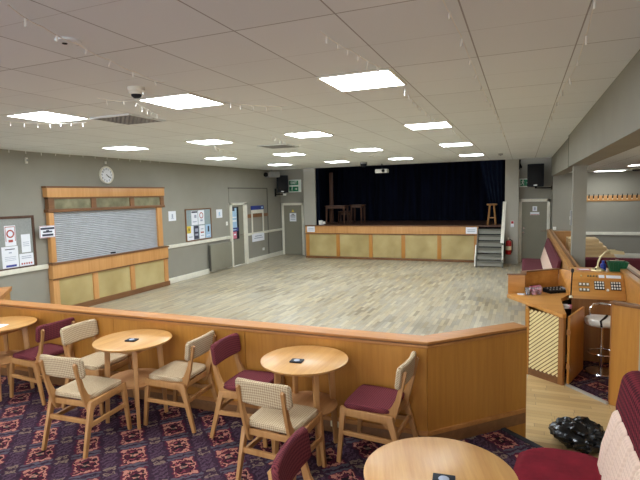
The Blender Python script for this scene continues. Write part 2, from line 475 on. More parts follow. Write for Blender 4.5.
# raised side floor
struct(B().box(.84, 8.9, 0, 6.4, 16.0, .30).done('floor', 'carpet'))
# dado rails and skirting
def rail(name, y0, y1, z0, z1, d=.03): struct(B().box(XL, y0, z0, XL+d, y1, z1, bev=.006).done(name, 'white'))
rail('trim_2', 3.95, 6.87, .94, 1.03, .045); rail('trim_3', 10.3, 13.42, .94, 1.03, .045); rail('trim_4', 14.52, YL-.02, .94, 1.02, .055)
rail('baseboard_left', 10.3, 13.42, 0, .15); rail('baseboard_left', 14.52, YL-.02, 0, .15, .055); rail('baseboard_left', 3.95, 6.62, 0, .15)
struct(B().box(.86, 15.96, .94, 6.4, 16.0, 1.03, bev=.006).done('trim_5', 'white'))
struct(B().box(.86, 15.96, .30, 6.4, 16.0, .43, bev=.006).done('baseboard_right', 'white'))
# boxed-out panel round the glazed door with a thin dark trim
rp = sroot('trim_6')
B().box(XL, 14.42, 0, XL+.02, 15.96, 2.53).box(XL, 13.45, 2.06, XL+.02, 14.42, 2.53).done('panel', 'wall', rp)
B().box(XL, 13.43, 2.53, XL+.035, 15.99, 2.56).box(XL, 15.96, 0, XL+.035, 15.99, 2.56).done('edge_strip', 'edge', rp)
B().box(XL+.02, 14.50, 1.54, XL+.05, 15.95, 1.66, bev=.005).done('wooden_batten', 'trim_dark', rp)

# doors ---------------------------------------------------------
dr = sroot('door_1')
B().box(XL-.2, 13.47, 0, XL+.05, 13.57, 2.07, bev=.008).box(XL-.2, 14.37, 0, XL+.05, 14.50, 2.07, bev=.008).box(XL-.2, 13.47, 1.99, XL+.05, 14.50, 2.07, bev=.008).done('door_frame', 'white', dr)
lf = B().box(XL-.08, 13.57, .02, XL-.04, 14.37, .88).box(XL-.08, 13.57, .88, XL-.04, 13.63, 1.99).box(XL-.08, 14.10, .88, XL-.04, 14.37, 1.99).box(XL-.08, 13.63, 1.93, XL-.04, 14.10, 1.99).done('door_leaf', 'door', dr)
B().box(XL-.065, 13.63, .88, XL-.055, 14.10, 1.93).done('pane', 'slate', lf)
B().bar((XL-.01, 14.24, 1.0), (XL-.01, 14.12, 1.0), .02).bar((XL-.04, 14.24, 1.0), (XL-.01, 14.24, 1.0), .02).done('door_handle', 'chrome', lf)
def poster(name, label, cat, Y0, Y1, z0, z1, mat, marks=(), X=XL, group=None, t=.004):
    o = thing(name, label, cat, (X, (Y0+Y1)/2, z0), 0, group)
    w, h = (Y1-Y0), z1-z0
    B().box(0, -w/2, 0, t, w/2, h).done('sheet', mat, o)
    for i, (a, b, c, e, m) in enumerate(marks):     # marks in fractions of the sheet
        B().box(t, -w/2+a*w, b*h, t+.0015, -w/2+c*w, e*h).done('print', m, o)
    return o
poster('poster', 'pale blue poster behind the glass of the narrow white-framed door', 'poster', 13.66, 13.98, 1.26, 1.90, 'sky_print', [(0, .85, .6, 1, 'ink'), (.15, .3, .9, .4, 'paper'), (.15, .5, .9, .56, 'paper')], XL-.054)
poster('leaflet', 'dark blue leaflet under the pale blue poster in the door glass', 'leaflet', 13.66, 14.05, 1.14, 1.26, 'navy_print', [(.1, .3, .7, .6, 'sky_print')], XL-.054)
poster('leaflet', 'pink leaflet low in the glass of the narrow white-framed door', 'leaflet', 13.72, 13.94, .90, 1.13, 'pink_print', [(.2, .5, .8, .7, 'paper')], XL-.054)

def plain_door(name, X0, X1, Y, H, hx=None, closer=False):
    r = sroot(name)
    B().box(X0, Y-.05, 0, X0+.09, Y, H, bev=.008).box(X1-.09, Y-.05, 0, X1, Y, H, bev=.008).box(X0, Y-.05, H-.09, X1, Y, H, bev=.008).done('door_frame', 'white', r)
    l = B().box(X0+.09, Y-.025, .01, X1-.09, Y, H-.09).done('door_leaf', 'door', r)
    if hx:
        B().bar((hx, Y-.03, 1.0), (hx, Y-.07, 1.0), .02).bar((hx+.01, Y-.07, 1.0), (hx-.13, Y-.07, 1.0), .02).done('door_handle', 'chrome', l)
    return l
plain_door('door_2', -8.60, -7.67, YL, 1.985)
l3 = plain_door('door_3', -.125, .77, YB, 1.99, .64)
B().lathe([(0, 0), (.025, 0), (.025, .012), (0, .012)], (0, 0, 0), 16, Matrix.Translation((.02, YB-.025, 1.08)) @ Matrix.Rotation(PI/2, 4, 'X')).lathe([(0, 0), (.025, 0), (.025, .012), (0, .012)], (0, 0, 0), 16, Matrix.Translation((.02, YB-.025, .94)) @ Matrix.Rotation(PI/2, 4, 'X')).done('lock', 'chrome', l3)
def notice_y(name, label, cat, x0, x1, z0, z1, Y, mat='paper', marks=(), t=.004, group=None):
    """sheet facing the room on a wall whose face is at Y"""
    o = thing(name, label, cat, ((x0+x1)/2, Y, z0), 0, group)
    w, h = x1-x0, z1-z0
    B().box(-w/2, -t, 0, w/2, 0, h).done('sheet', mat, o)
    for (a, b, c, e, m) in marks: B().box(-w/2+a*w, -t-.0015, b*h, -w/2+c*w, -t, e*h).done('print', m, o)
    return o
LINES = [(.15, .2, .85, .28, 'ink_grey'), (.15, .4, .85, .48, 'ink_grey'), (.15, .6, .85, .7, 'ink'), (.3, .8, .7, .9, 'ink')]
dn = notice_y('door_notice', 'white notice with a yellow triangle above it on the grey door by the stage', 'notice', -8.27, -7.99, 1.28, 1.60, YL-.025, 'paper', LINES)
B().prism([(-.06, .36), (.06, .36), (0, .46)], 'y', -.004, 0).done('warning_triangle', 'yellow', dn)
n3 = notice_y('door_notice', 'small white notice over a red strip on the grey door beside the steps', 'notice', .27, .40, 1.61, 1.76, YB-.025, 'paper', [(.3, .2, .7, .8, 'ink_grey')])
B().box(-.13, -.004, -.12, .13, 0, -.03).box(-.10, -.006, -.10, .10, -.004, -.075).done('strip', 'paper', n3)
B().box(-.12, -.0065, -.115, .12, -.004, -.10).done('red_line', 'ink_red', n3)

# ------------------------------------------------------------------ ceiling lights
XS = [-1.26, -3.12, -4.97, -6.82]; YS = [4.10, 7.22, 10.34, 13.50]
rows = ['nearest row', 'second row back', 'third row back', 'row closest to the stage']
cols = ['nearest the grey beam', 'second from the grey beam', 'second from the long left wall', 'nearest the long left wall']
proto = None
for j, y in enumerate(YS + [.98]):
    for i, x in enumerate(XS):
        if proto is None:
            proto = thing('ceiling_light', '', 'ceiling light', (x, y, ZC), 0, 'square ceiling light panels over the hall')
            B().box(-.305, -.305, -.012, .305, -.285, 0).box(-.305, .285, -.012, .305, .305, 0).box(-.305, -.285, -.012, -.285, .285, 0).box(.285, -.285, -.012, .305, .285, 0).done('frame', 'white', proto)
            B().box(-.285, -.285, -.008, .285, .285, -.001).done('diffuser', 'lamp', proto)
            o = proto
        else: o = dup(proto, (x, y, ZC), 0, '')
        r = rows[j] if j < 4 else 'row above the tables'
        o['label'] = f'square ceiling light panel, {r}, {cols[i]}'
side = None
for k, (x, y, lab) in enumerate([(2.1, 15.1, 'slim strip light on the low side ceiling above the coat hooks'), (2.35, 11.85, 'slim strip light on the low side ceiling nearer the beam and booth'), (3.2, 4.5, 'slim strip light on the low side ceiling beside the red bench'), (3.2, 8.0, 'slim strip light on the low side ceiling beside the booth')]):
    if side is None:
        side = thing('strip_light', lab, 'ceiling light', (x, y, 2.73), 0, 'strip lights on the low side ceiling')
        B().box(-.36, -.32, -.02, .36, -.3, 0).box(-.36, .3, -.02, .36, .32, 0).box(-.36, -.3, -.02, -.34, .3, 0).box(.34, -.3, -.02, .36, .3, 0).done('frame', 'white', side)
        B().box(-.34, -.3, -.014, .34, .3, -.001).done('diffuser', 'tube', side)
    else: dup(side, (x, y, 2.73), 0, lab)

def vent(x, y, label):
    o = thing('air_vent', label, 'vent', (x, y, ZC), 0, 'square ceiling vents')
    B().box(-.28, -.28, -.008, .28, .28, 0).done('backing', 'dark_wood', o)
    b = B()
    for s in (-1, 1):
        b.box(-.29, s*.29-.015, -.018, .29, s*.29+.015, 0); b.box(s*.29-.015, -.29, -.018, s*.29+.015, .29, 0)
    b.done('frame', 'ceiling', o)
    b = B()
    for k in range(9): b.box(-.28, -.255+k*.064-.011, -.016, .28, -.255+k*.064+.011, -.006)
    for k in range(9): b.box(-.255+k*.064-.011, -.28, -.016, -.255+k*.064+.011, .28, -.006)
    b.done('grille', 'cctv', o)
vent(-4.35, 4.68, 'square brown ceiling vent between the two nearest left light panels')
vent(-4.34, 8.55, 'square ceiling vent farther off, towards the middle of the hall')
o = thing('dome_camera', 'pale dome camera hanging from the ceiling beside the nearest light panel', 'camera', (-3.08, 3.42, ZC))
B().lathe([(0, 0), (.072, 0), (.072, -.03), (.06, -.04), (.058, -.06), (0, -.06)]).done('housing', 'white', o)
B().lathe([(.045, -.06), (.042, -.075), (.025, -.088), (0, -.092)]).done('dome', 'slate', o)
o = thing('dome_camera', 'dark dome camera on the ceiling in front of the stage curtain', 'camera', (-4.41, 14.25, ZC))
B().lathe([(0, 0), (.11, 0), (.11, -.05), (0, -.05)]).done('housing', 'cctv', o)
B().lathe([(.10, -.05), (.09, -.10), (.05, -.14), (0, -.15)]).done('dome', 'slate', o)
o = thing('smoke_detector', 'flat round detector ring set in the ceiling near the string lights', 'detector', (-2.53, 2.26, ZC))
B().lathe([(0, 0), (.075, 0), (.07, -.012), (0, -.012)]).done('ring', 'ceiling', o)
B().lathe([(0, -.012), (.016, -.012), (.014, -.016), (0, -.016)], (-.03, .0, 0)).done('sensor', 'slate', o)
o = thing('smoke_detector', 'white round detector on the low side ceiling beside the strip light', 'detector', (2.55, 14.2, 2.73))
B().lathe([(0, 0), (.16, 0), (.15, -.03), (0, -.03)]).done('base', 'white', o)
B().lathe([(.09, -.03), (.085, -.06), (0, -.07)]).done('sensor', 'slate', o)
o = thing('smoke_detector', 'small pale detector on the ceiling near the right end of the stage', 'detector', (-.55, 13.6, ZC))
B().lathe([(0, 0), (.06, 0), (.055, -.04), (0, -.045)]).done('base', 'cctv', o)
B().lathe([(0, -.045), (.02, -.045), (0, -.055)]).done('sensor', 'slate', o)

# string lights hooked along the ceiling
def string(pts, label, n, sag=.012):
    P = [Vector((x, y, ZC-.012)) for x, y in pts]
    L = [0]
    for a, b in zip(P, P[1:]): L.append(L[-1]+(b-a).length)
    def at(t):
        t *= L[-1]
        for i in range(len(P)-1):
            if t <= L[i+1]+1e-9:
                f = (t-L[i])/(L[i+1]-L[i]); p = P[i].lerp(P[i+1], f); p.z -= sag*4*f*(1-f); return p
        return P[-1].copy()
    c = P[0]
    o = thing('string_lights', label, 'string lights', c, 0, 'white string lights along the ceiling')
    B().tube([at(i/40)-c for i in range(41)], .0035, 5).done('wire', 'socket', o)
    for i in range(n):
        p = at((i+.5)/n)-c; h = random.uniform(.03, .06)
        B().tube([p, p+Vector((random.uniform(-.012, .012), random.uniform(-.012, .012), -h))], .0055, 5).done('bulb', 'socket', o)
string([(-2.3, 1.72), (-2.42, 2.0), (-2.5, 2.3), (-2.6, 2.66), (-2.68, 3.0), (-2.72, 3.35)], 'string lights running past the nearest dome camera', 6)
string([(-3.66, 3.55), (-3.5, 3.85), (-3.8, 4.56)], 'string lights crossing beside the square vent', 7, .01)
string([(-5.60, 4.02), (-5.34, 4.38), (-4.86, 4.55)], 'string lights beneath the light panel closest to the clock side', 7, .01)
string([(-2.70, 4.22), (-2.66, 4.5), (-2.3, 4.78)], 'short string lights just beyond the nearest middle light panel', 5, .01)
string([(-1.10, 2.75), (-1.06, 3.2), (-1.0, 3.7)], 'string lights leading up to the large near light panel', 6, .01)
string([(-.99, 4.40), (-1.04, 4.9), (-1.07, 5.65), (-1.05, 6.9)], 'string lights between the two panels nearest the beam', 9, .01)
string([(-.38, 2.5), (-.37, 2.74), (-.36, 3.18), (-.36, 4.03), (-.36, 4.85), (-.34, 5.72), (-.31, 6.95), (-.3, 9.5)], 'long string lights down the ceiling between panels and beam', 14, .012)
string([(.30, 2.6), (.33, 3.12), (.35, 3.76), (.36, 4.4), (.33, 5.1), (.32, 7.3), (.32, 10.5)], 'string lights closest to the grey beam', 13, .012)
string([(-5.12, 7.55), (-5.48, 8.25), (-5.55, 9.0)], 'string lights behind the second panel from the wall', 7, .01)
string([(-3.6, 6.8), (-3.84, 7.86), (-3.84, 8.5)], 'string lights beside the farther vent', 7, .01)
string([(-8.5, 6.0), (-8.45, 8.2), (-8.3, 10.4)], 'string lights along the top of the wall above the clock', 14, .012)
string([(-1.0, 7.7), (-1.0, 8.6), (-1.0, 9.9)], 'string lights beyond the second panel nearest the beam', 7, .01)
string([(-3.0, 10.8), (-3.6, 12.0), (-3.5, 12.9)], 'string lights near the stage above the dance floor', 7, .01)

# ------------------------------------------------------------------ left wall fixtures
def wallx(Y0, Y1, z0, z1, d0, d1, bev=0): return B().box(XL+d0, Y0, z0, XL+d1, Y1, z1, bev)
# bar hatch
h = thing('serving_hatch', 'wood-framed bar hatch with a closed silver roller shutter in the long wall', 'hatch', (XL, 8.32, 0))
def hy(y): return 6.78+(y-6.6)*1.0265-8.32
def hb(Y0, Y1, z0, z1, d0, d1, bev=0): return B().box(d0*.36, hy(Y0), z0, d1*.36, hy(Y1), z1, bev)
p_ = hb(6.70, 10.00, 2.33, 2.52, 0, .36, .006).done('pelmet_board', 'fascia', h)
hb(6.68, 10.02, 2.515, 2.55, 0, .38, .006).done('moulding', 'trim_dark', p_)
b = B()
b.box(0, hy(6.72), 2.06, .119, hy(9.98), 2.10); b.box(.01, hy(6.72), 2.30, .124, hy(9.98), 2.335)
for y in (6.72, 7.73, 8.83, 9.85): b.box(.02, hy(y), 2.06, .122, hy(y)+.13, 2.33)
b.done('pelmet_frame', 'trim_dark', h)
b = B()
b.box(0, hy(6.70), 2.035, .13, hy(10.0), 2.10, .006); b.done('moulding', 'trim_dark', h)
for y0, y1 in ((6.85, 7.73), (7.86, 8.83), (8.96, 9.85)): hb(y0, y1, 2.10, 2.30, .24, .27).done('pane', 'pane', h)
for y0, y1 in ((6.72, 6.83), (9.74, 9.90)): hb(y0, y1, 1.05, 2.06, .05, .30, .006).done('post', 'fascia', h)
b = B()
ns = 26
prof = []
zb, zt = 1.02, 2.06
for i in range(ns):
    z0 = zb+(zt-zb)*i/ns; z1 = zb+(zt-zb)*(i+1)/ns; m = (z1-z0)
    prof += [(.04, z0), (.045, z0+m*.12), (.057, z0+m*.35), (.060, z0+m*.55), (.056, z0+m*.78), (.044, z0+m*.95)]
prof += [(.04, zt), (.02, zt), (.02, zb)]
vsA = [b.bm.verts.new((x, hy(6.83), z)) for x, z in prof]; vsB = [b.bm.verts.new((x, hy(9.74), z)) for x, z in prof]
for i in range(len(prof)): j = (i+1) % len(prof); b.bm.faces.new((vsA[i], vsA[j], vsB[j], vsB[i]))
sh = b.done('roller_shutter', 'shutter', h, 50)
hb(8.22, 8.36, 1.05, 1.08, .165, .185).done('shutter_lock', 'black', sh)
hb(6.68, 10.05, 1.0, 1.035, 0, .44, .008).done('counter_ledge', 'trim_dark', h)
hb(6.70, 10.03, .72, 1.0, 0, .37, .004).done('counter_fascia', 'fascia', h)
for y in (6.70, 7.65, 8.72, 9.88): hb(y, y+.13, 0, .72, 0, .345, .004).done('post', 'fascia', h)
for y0, y1 in ((6.83, 7.65), (7.78, 8.72), (8.85, 9.88)): hb(y0, y1, .12, .71, .05, .27).done('panel', 'gold', h)
hb(6.70, 10.05, 0, .12, 0, .36, .004).done('plinth', 'trim_dark', h)
hb(6.70, 10.03, .70, .73, 0, .38, .004).done('moulding', 'trim_dark', h)

# framed notice boards
def nboard(name, label, Y0, Y1, z0, z1, fm, fel):
    o = thing(name, label, 'noticeboard', (XL, (Y0+Y1)/2, z0))
    w, hh = Y1-Y0, z1-z0; t = .045 if fm == 'dark_wood' else .03
    b = B()
    b.box(0, -w/2, 0, .03, w/2, t, .004); b.box(0, -w/2, hh-t, .03, w/2, hh, .004); b.box(0, -w/2, t, .03, -w/2+t, hh-t); b.box(0, w/2-t, t, .03, w/2, hh-t)
    b.done('frame', fm, o)
    B().box(0, -w/2+t, t, .012, w/2-t, hh-t).done('board', fel, o)
nboard('noticeboard', 'brown-framed noticeboard with grey felt on the wall left of the bar hatch', 5.25, 6.64, 1.01, 2.0, 'dark_wood', 'felt')
XB_ = XL+.0125
pa = poster('notice', 'white notice with a round red crest border, top left of the grey felt board', 'notice', 6.05, 6.26, 1.46, 1.83, 'paper', [(.3, .18, .7, .3, 'ink_red')], XB_)
B().lathe([(.05, 0), (.075, 0), (.075, .002), (.05, .002)], seg=24, mtx=Matrix.Translation((.0045, .0, .22)) @ Matrix.Rotation(PI/2, 4, 'Y')).done('crest_ring', 'ink_red', pa)
B().box(.004, -.095, .08, .0055, -.085, .34).box(.004, .085, .08, .0055, .095, .34).box(.004, -.095, .34, .0055, .095, .352).done('border', 'ink_red', pa)
poster('notice', 'blank-looking pale sheet at the right of the grey felt board', 'notice', 6.36, 6.54, 1.31, 1.65, 'paper', [(.15, .55, .85, .58, 'ink_grey'), (.15, .45, .85, .48, 'ink_grey'), (.15, .35, .85, .38, 'ink_grey')], XB_)
poster('notice', 'large white typed sheet with a blue bottom line on the grey felt board', 'notice', 5.97, 6.28, 1.06, 1.45, 'paper', [(.2, .85, .8, .89, 'ink'), (.42, .68, .6, .74, 'ink_grey'), (.15, .5, .85, .52, 'ink_grey'), (.15, .42, .85, .44, 'ink_grey'), (.15, .34, .85, .36, 'ink_grey'), (.2, .04, .85, .14, 'ink_blue')], XB_)
poster('notice', 'white sheet with a row of red marks, lower right of the grey felt board', 'notice', 6.30, 6.58, 1.06, 1.29, 'paper', [(.1+.17*k, .12, .2+.17*k, .26, 'ink_red') for k in range(5)]+[(.15, .6, .85, .66, 'ink_grey'), (.15, .75, .85, .8, 'ink_grey')], XB_)
s1 = thing('hatch_sign', 'small white red-bordered sign fixed on the left post of the bar hatch', 'sign', (XL+.11, 6.84, 1.55))
B().box(0, -.17, 0, .01, .17, .235, .002).done('plate', 'paper', s1)
for a, c_, e, f in ((-.15, .15, .16, .20), (-.10, .10, .10, .13), (-.03, .03, .12, .15), (-.12, .12, .035, .075)): B().box(.01, a, e, .0115, c_, f).done('print', 'ink', s1)
B().box(.01, -.165, .005, .0112, .165, .012).box(.01, -.165, .222, .0112, .165, .229).box(.01, -.165, .012, .0112, -.158, .222).box(.01, .158, .012, .0112, .165, .222).done('border', 'ink_red', s1)
# clock
ck = thing('wall_clock', 'round white wall clock above the bar hatch', 'clock', (XL, 8.50, 2.81))
RY = Matrix.Rotation(PI/2, 4, 'Y')
B().lathe([(0, 0), (.195, 0), (.195, .035), (.185, .05), (.17, .045), (.168, .02), (0, .02)], seg=40, mtx=RY).done('case', 'white', ck)
B().lathe([(0, .021), (.167, .021), (.167, .023), (0, .023)], seg=40, mtx=RY).done('dial', 'paper', ck)
for k in range(1, 13):
    a = PI/2-k*PI/6
    text_mesh(str(k), .058, 'ink', ck, Matrix.Translation((.0245, .132*math.cos(a), .132*math.sin(a))) @ Matrix(((0, 0, 1, 0), (1, 0, 0, 0), (0, 1, 0, 0), (0, 0, 0, 1))), 'numeral', .001)
def hand(name, ang, L, w):
    a = PI/2-ang*2*PI
    B().bar((.03, -.02*math.cos(a), -.02*math.sin(a)), (.03, L*math.cos(a), L*math.sin(a)), .004, w, up=(0, -math.sin(a), math.cos(a))).done(name, 'black', ck)
hand('hour_hand', 4.3/12, .085, .014); hand('minute_hand', 20/60, .125, .010)
hk = thing('ceiling_hook', 'small white bracket at the top of the wall above the clock', 'bracket', (XL, 8.50, 3.06))
B().box(0, -.02, 0, .03, .02, .05, .004).done('plate', 'socket', hk)
B().tube([(.03, 0, .02), (.05, 0, .01), (.05, 0, .03)], .004).done('hook', 'chrome', hk)
bx_ = thing('junction_box', 'small white box high on the wall left of the clock', 'sensor', (XL, 6.58, 2.97))
B().box(0, -.02, 0, .04, .02, .11, .006).done('body', 'white', bx_)
B().box(.04, -.012, .04, .046, .012, .08).done('lens', 'cctv', bx_)

poster('wall_notice', 'square white notice between the bar hatch and the cork-coloured noticeboard', 'notice', 10.54, 10.84, 1.66, 1.92, 'paper', [(.42, .3, .6, .7, 'ink_grey'), (.3, .2, .7, .26, 'ink_grey')], XL)
poster('wall_notice', 'square white notice just left of the narrow white-framed door', 'notice', 12.74, 13.06, 1.63, 1.89, 'paper', [(.4, .3, .62, .7, 'sky_print'), (.3, .2, .7, .26, 'ink_grey')], XL)
nboard('noticeboard', 'thin brown-framed board crowded with posters in the middle of the long wall', 11.22, 12.44, 1.04, 1.95, 'trim_dark', 'felt_blue')
poster('poster', 'white poster with a dark band on top, upper left of the crowded noticeboard', 'poster', 11.49, 11.78, 1.49, 1.89, 'paper', [(.05, .86, .95, .97, 'ink'), (.45, .5, .8, .72, 'ink_grey'), (.2, .2, .8, .26, 'ink_grey')], XB_)
p2 = poster('poster', 'white poster with a red ring, upper middle of the crowded noticeboard', 'poster', 11.81, 12.10, 1.49, 1.90, 'paper', [(.3, .22, .7, .34, 'ink_grey')], XB_)
B().lathe([(.065, 0), (.09, 0), (.09, .002), (.065, .002)], seg=24, mtx=Matrix.Translation((.0045, -.0, .26)) @ RY).done('ring', 'ink_red', p2)
poster('poster', 'poster with a yellow top corner, lower left of the crowded noticeboard', 'poster', 11.27, 11.56, 1.07, 1.47, 'paper', [(0, .5, .6, 1, 'yellow'), (.2, .66, .42, .85, 'ink'), (.2, .2, .8, .26, 'ink_grey')], XB_)
poster('poster', 'dark grey poster in the bottom row of the crowded noticeboard', 'poster', 11.59, 11.80, 1.09, 1.46, 'ink', [(.2, .55, .85, .8, 'ink_grey'), (.2, .25, .85, .4, 'ink_grey')], XB_)
poster('poster', 'white poster with red writing next to the dark grey one on the board', 'poster', 11.84, 12.10, 1.08, 1.46, 'paper', [(.2, .42, .8, .52, 'ink_red'), (.2, .2, .8, .26, 'ink_grey'), (.25, .7, .75, .76, 'ink_grey')], XB_)
poster('poster', 'bluish poster with a dark figure, lower right of the crowded noticeboard', 'poster', 12.14, 12.40, 1.08, 1.47, 'sky_print', [(.4, .45, .68, .88, 'ink'), (.2, .15, .8, .22, 'paper')], XB_)
sw = thing('light_switch', 'small white switch plate beside the narrow white-framed door', 'switch', (XL, 13.30, 1.37))
B().box(0, -.05, 0, .012, .05, .12, .004).done('plate', 'socket', sw); B().box(.012, -.015, .04, .02, .015, .08).done('rocker', 'white', sw)
rd = thing('radiator_cover', 'flat grey painted radiator panel below the dado rail beside the door', 'radiator', (XL, 12.82, .06))
B().box(.05, -.62, 0, .13, .52, .80, .012).done('panel', 'door', rd)
B().box(.004, -.56, .1, .05, -.52, .7).box(.004, .40, .1, .05, .44, .7).done('bracket', 'black_soft', rd)
B().box(.06, -.63, .03, .12, -.618, .77).done('side_grille', 'edge', rd)
so = thing('power_socket', 'white double socket low on the wall under the blue-headed frame', 'socket', (XL+.02, 15.58, .33))
B().box(0, -.07, 0, .012, .07, .09, .004).done('plate', 'socket', so); B().box(.012, -.045, .03, .014, .045, .05).done('slots', 'ink_grey', so)
pf = thing('poster_holder', 'tall white empty poster holder with a blue header on the wall by the batten', 'poster holder', (XL+.05, 15.17, .70))
B().box(0, -.44, 1.10, .02, .44, 1.24).done('header', 'navy_print', pf)
B().box(.02, .25, 1.14, .022, .38, 1.2).done('header_mark', 'sky_print', pf)
B().box(0, -.42, .98, .018, .42, 1.10).box(.0, -.42, .26, .018, -.35, .98).box(0, .35, .26, .018, .42, .98).done('frame', 'white', pf)
B().box(0, -.42, .0, .018, .42, .28).done('lower_panel', 'paper', pf)
B().box(.018, -.3, .1, .02, .3, .13).box(.018, -.25, .17, .02, .25, .2).done('print', 'ink_grey', pf)
# cctv and loudspeaker in the corner
cc = thing('security_camera', 'grey box camera under the ceiling in the far left corner', 'camera', (-8.42, 16.0, ZC))
cc.scale = (1.35, 1.35, 1.35)
B().tube([(0, 0, 0), (0, 0, -.08)], .02).done('mount', 'cctv', cc)
B().box(-.1, -.16, -.2, .1, .2, -.06, .02, Matrix.Rotation(-.5, 4, 'Z')).done('housing', 'cctv', cc)
B().lathe([(0, 0), (.06, 0), (.06, .03), (0, .03)], mtx=Matrix.Translation((-.08, -.17, -.13)) @ Matrix.Rotation(PI/2, 4, 'X')).done('lens', 'black', cc)
def speaker(name, label, loc, rz, w=.44, hgt=.68):
    o = thing(name, label, 'loudspeaker', loc, rz)
    B().prism([(-w/2, -.16), (w/2, -.16), (w*.32, .16), (-w*.32, .16)], 'z', 0, hgt, .02).done('cabinet', 'slate', o)
    B().box(-w/2+.03, -.175, .04, w/2-.03, -.158, hgt-.04, .01).done('grille', 'black', o)
    B().box(-.05, -.178, .03, .05, -.174, .06).done('badge', 'steel', o)
    return o
speaker('loudspeaker', 'dark loudspeaker on a bracket in the corner beside the stacked exit signs', (-8.36, 16.72, 2.38), .45, .42, .64)
br = thing('speaker_bracket', 'black wall bracket under the loudspeaker in the far left corner', 'bracket', (XL, 16.66, 2.24))
B().box(0, -.04, 0, .03, .04, .3, .004).done('plate', 'black', br)
B().bar((.03, 0, .08), (.40, 0, .08), .04).bar((.38, .02, .06), (.38, .02, .145), .05).done('arm', 'black', br)
B().box(.36, -.06, .03, .46, .02, .11, .01).done('clamp', 'socket', br)
# exit signs
def man(o, cx, cz, s, Y, mat='ivory'):
    """walking figure pictogram, pieces raised from the sign"""
    b = B()
    b.lathe([(0, 0), (.09*s, 0), (.09*s, .002), (0, .002)], seg=14, mtx=Matrix.Translation((cx+.05*s, Y, cz+.38*s)) @ Matrix.Rotation(PI/2, 4, 'X'))
    for p, q, w in (((.03, .27), (-.03, .0), .15), ((.0, .24), (.2, .1), .07), ((0, .24), (-.2, .17), .07), ((-.02, 0), (.14, -.16), .09), ((.14, -.16), (.10, -.36), .08), ((-.03, 0), (-.12, -.18), .09), ((-.12, -.18), (-.30, -.2), .08)):
        b.bar((cx+p[0]*s, Y-.001, cz+p[1]*s), (cx+q[0]*s, Y-.001, cz+q[1]*s), w*s, .002, up=(0, 1, 0))
    b.done('running_man', mat, o)
def arrow(o, cx, cz, s, Y, mat='ivory'):
    B().prism([(cx-.3*s, cz+.08*s), (cx, cz+.08*s), (cx, cz+.22*s), (cx+.28*s, cz), (cx, cz-.22*s), (cx, cz-.08*s), (cx-.3*s, cz-.08*s)], 'y', Y-.002, Y).done('arrow', mat, o)
e1 = thing('exit_sign', 'two stacked green and white exit signs above the far left grey door', 'sign', (-8.03, YL, 2.39))
B().box(-.25, -.03, 0, .27, 0, .47, .006).done('plate', 'ivory', e1)
B().box(-.22, -.034, .03, .16, -.03, .21).done('lower_panel', 'sign_green', e1); B().box(-.22, -.034, .27, .16, -.03, .43).done('upper_panel', 'sign_green', e1)
man(e1, -.10, .12, .19, -.034); arrow(e1, .07, .12, .18, -.034)
text_mesh('EXIT', .13, 'ivory', e1, Matrix.Translation((-.03, -.0355, .35)) @ Matrix.Rotation(PI/2, 4, 'X'), 'lettering', .003)
e2 = thing('exit_sign', 'green running-man exit sign half hidden by the loudspeaker on the right', 'sign', (.03, YB, 2.36))
B().box(-.145, -.03, 0, .19, 0, .26, .006).done('plate', 'ivory', e2); B().box(-.12, -.034, .03, .17, -.03, .23).done('panel', 'sign_green', e2)
man(e2, -.05, .13, .22, -.034); arrow(e2, .10, .13, .13, -.034)
speaker('loudspeaker', 'black loudspeaker on a wall arm above the grey door beside the steps', (.35, 16.40, 2.36), -.1, .46, .68)
br = thing('speaker_bracket', 'black arm holding the loudspeaker over the right-hand grey door', 'bracket', (.80, 16.42, 2.26))
B().box(-.03, -.05, 0, 0, .05, .12, .004).done('plate', 'black', br)
B().bar((-.03, 0, .06), (-.48, 0, .06), .035).bar((-.45, 0, .06), (-.45, 0, .10), .05).done('arm', 'black', br)
cb = thing('cable_bracket', 'black cable hanger at the top of the right stage pier', 'bracket', (-.13, 16.5, 2.9))
B().tube([(.02, -.1, .29), (.01, -.12, .2), (.03, -.1, .12), (.06, -.06, .08), (.06, 0, .06)], .03, 8).done('cable_loop', 'black', cb)
B().box(0, -.04, .0, .03, .06, .12).done('plate', 'black', cb)

# ------------------------------------------------------------------ stage
st = thing('stage', 'raised wooden stage with gold front panels below the black curtain', 'stage', (-4.3, SF, 0))
def sx(x): return x+4.3
B().box(sx(-7.28), .06, 0, sx(-1.3), .10, SZ-.05).box(sx(-6.86), .1, SZ-.05, sx(-.53), 3.55, SZ).done('platform', 'dark_wood', st)
B().box(sx(-7.28), -.03, SZ-.03, sx(-1.29), .16, SZ, .006).done('edge_moulding', 'trim_dark', st)
B().box(sx(-7.28), 0, .89, sx(-1.3), .08, SZ-.03, .003).done('fascia', 'fascia', st)
for x in (-7.27, -6.10, -4.90, -3.77, -2.58, -1.43): B().box(sx(x), .005, .06, sx(x)+.13, .06, .89, .003).done('post', 'wood', st)
for x0, x1 in ((-7.14, -6.10), (-5.97, -4.90), (-4.77, -3.77), (-3.64, -2.58), (-2.45, -1.43)): B().box(sx(x0), .03, .08, sx(x1), .06, .89).done('panel', 'gold', st)
B().box(sx(-7.28), -.012, 0, sx(-1.3), .06, .075, .003).done('plinth', 'trim_dark', st)
B().box(sx(-7.28), -.008, .865, sx(-1.3), .06, .90, .003).done('moulding', 'trim_dark', st)
notice_y('stage_notice', 'white paper taped to the left end of the stage fascia', 'notice', -7.21, -6.91, .94, 1.15, SF, 'paper', [(.15, .3, .85, .4, 'ink_grey'), (.15, .55, .85, .65, 'ink_grey')])
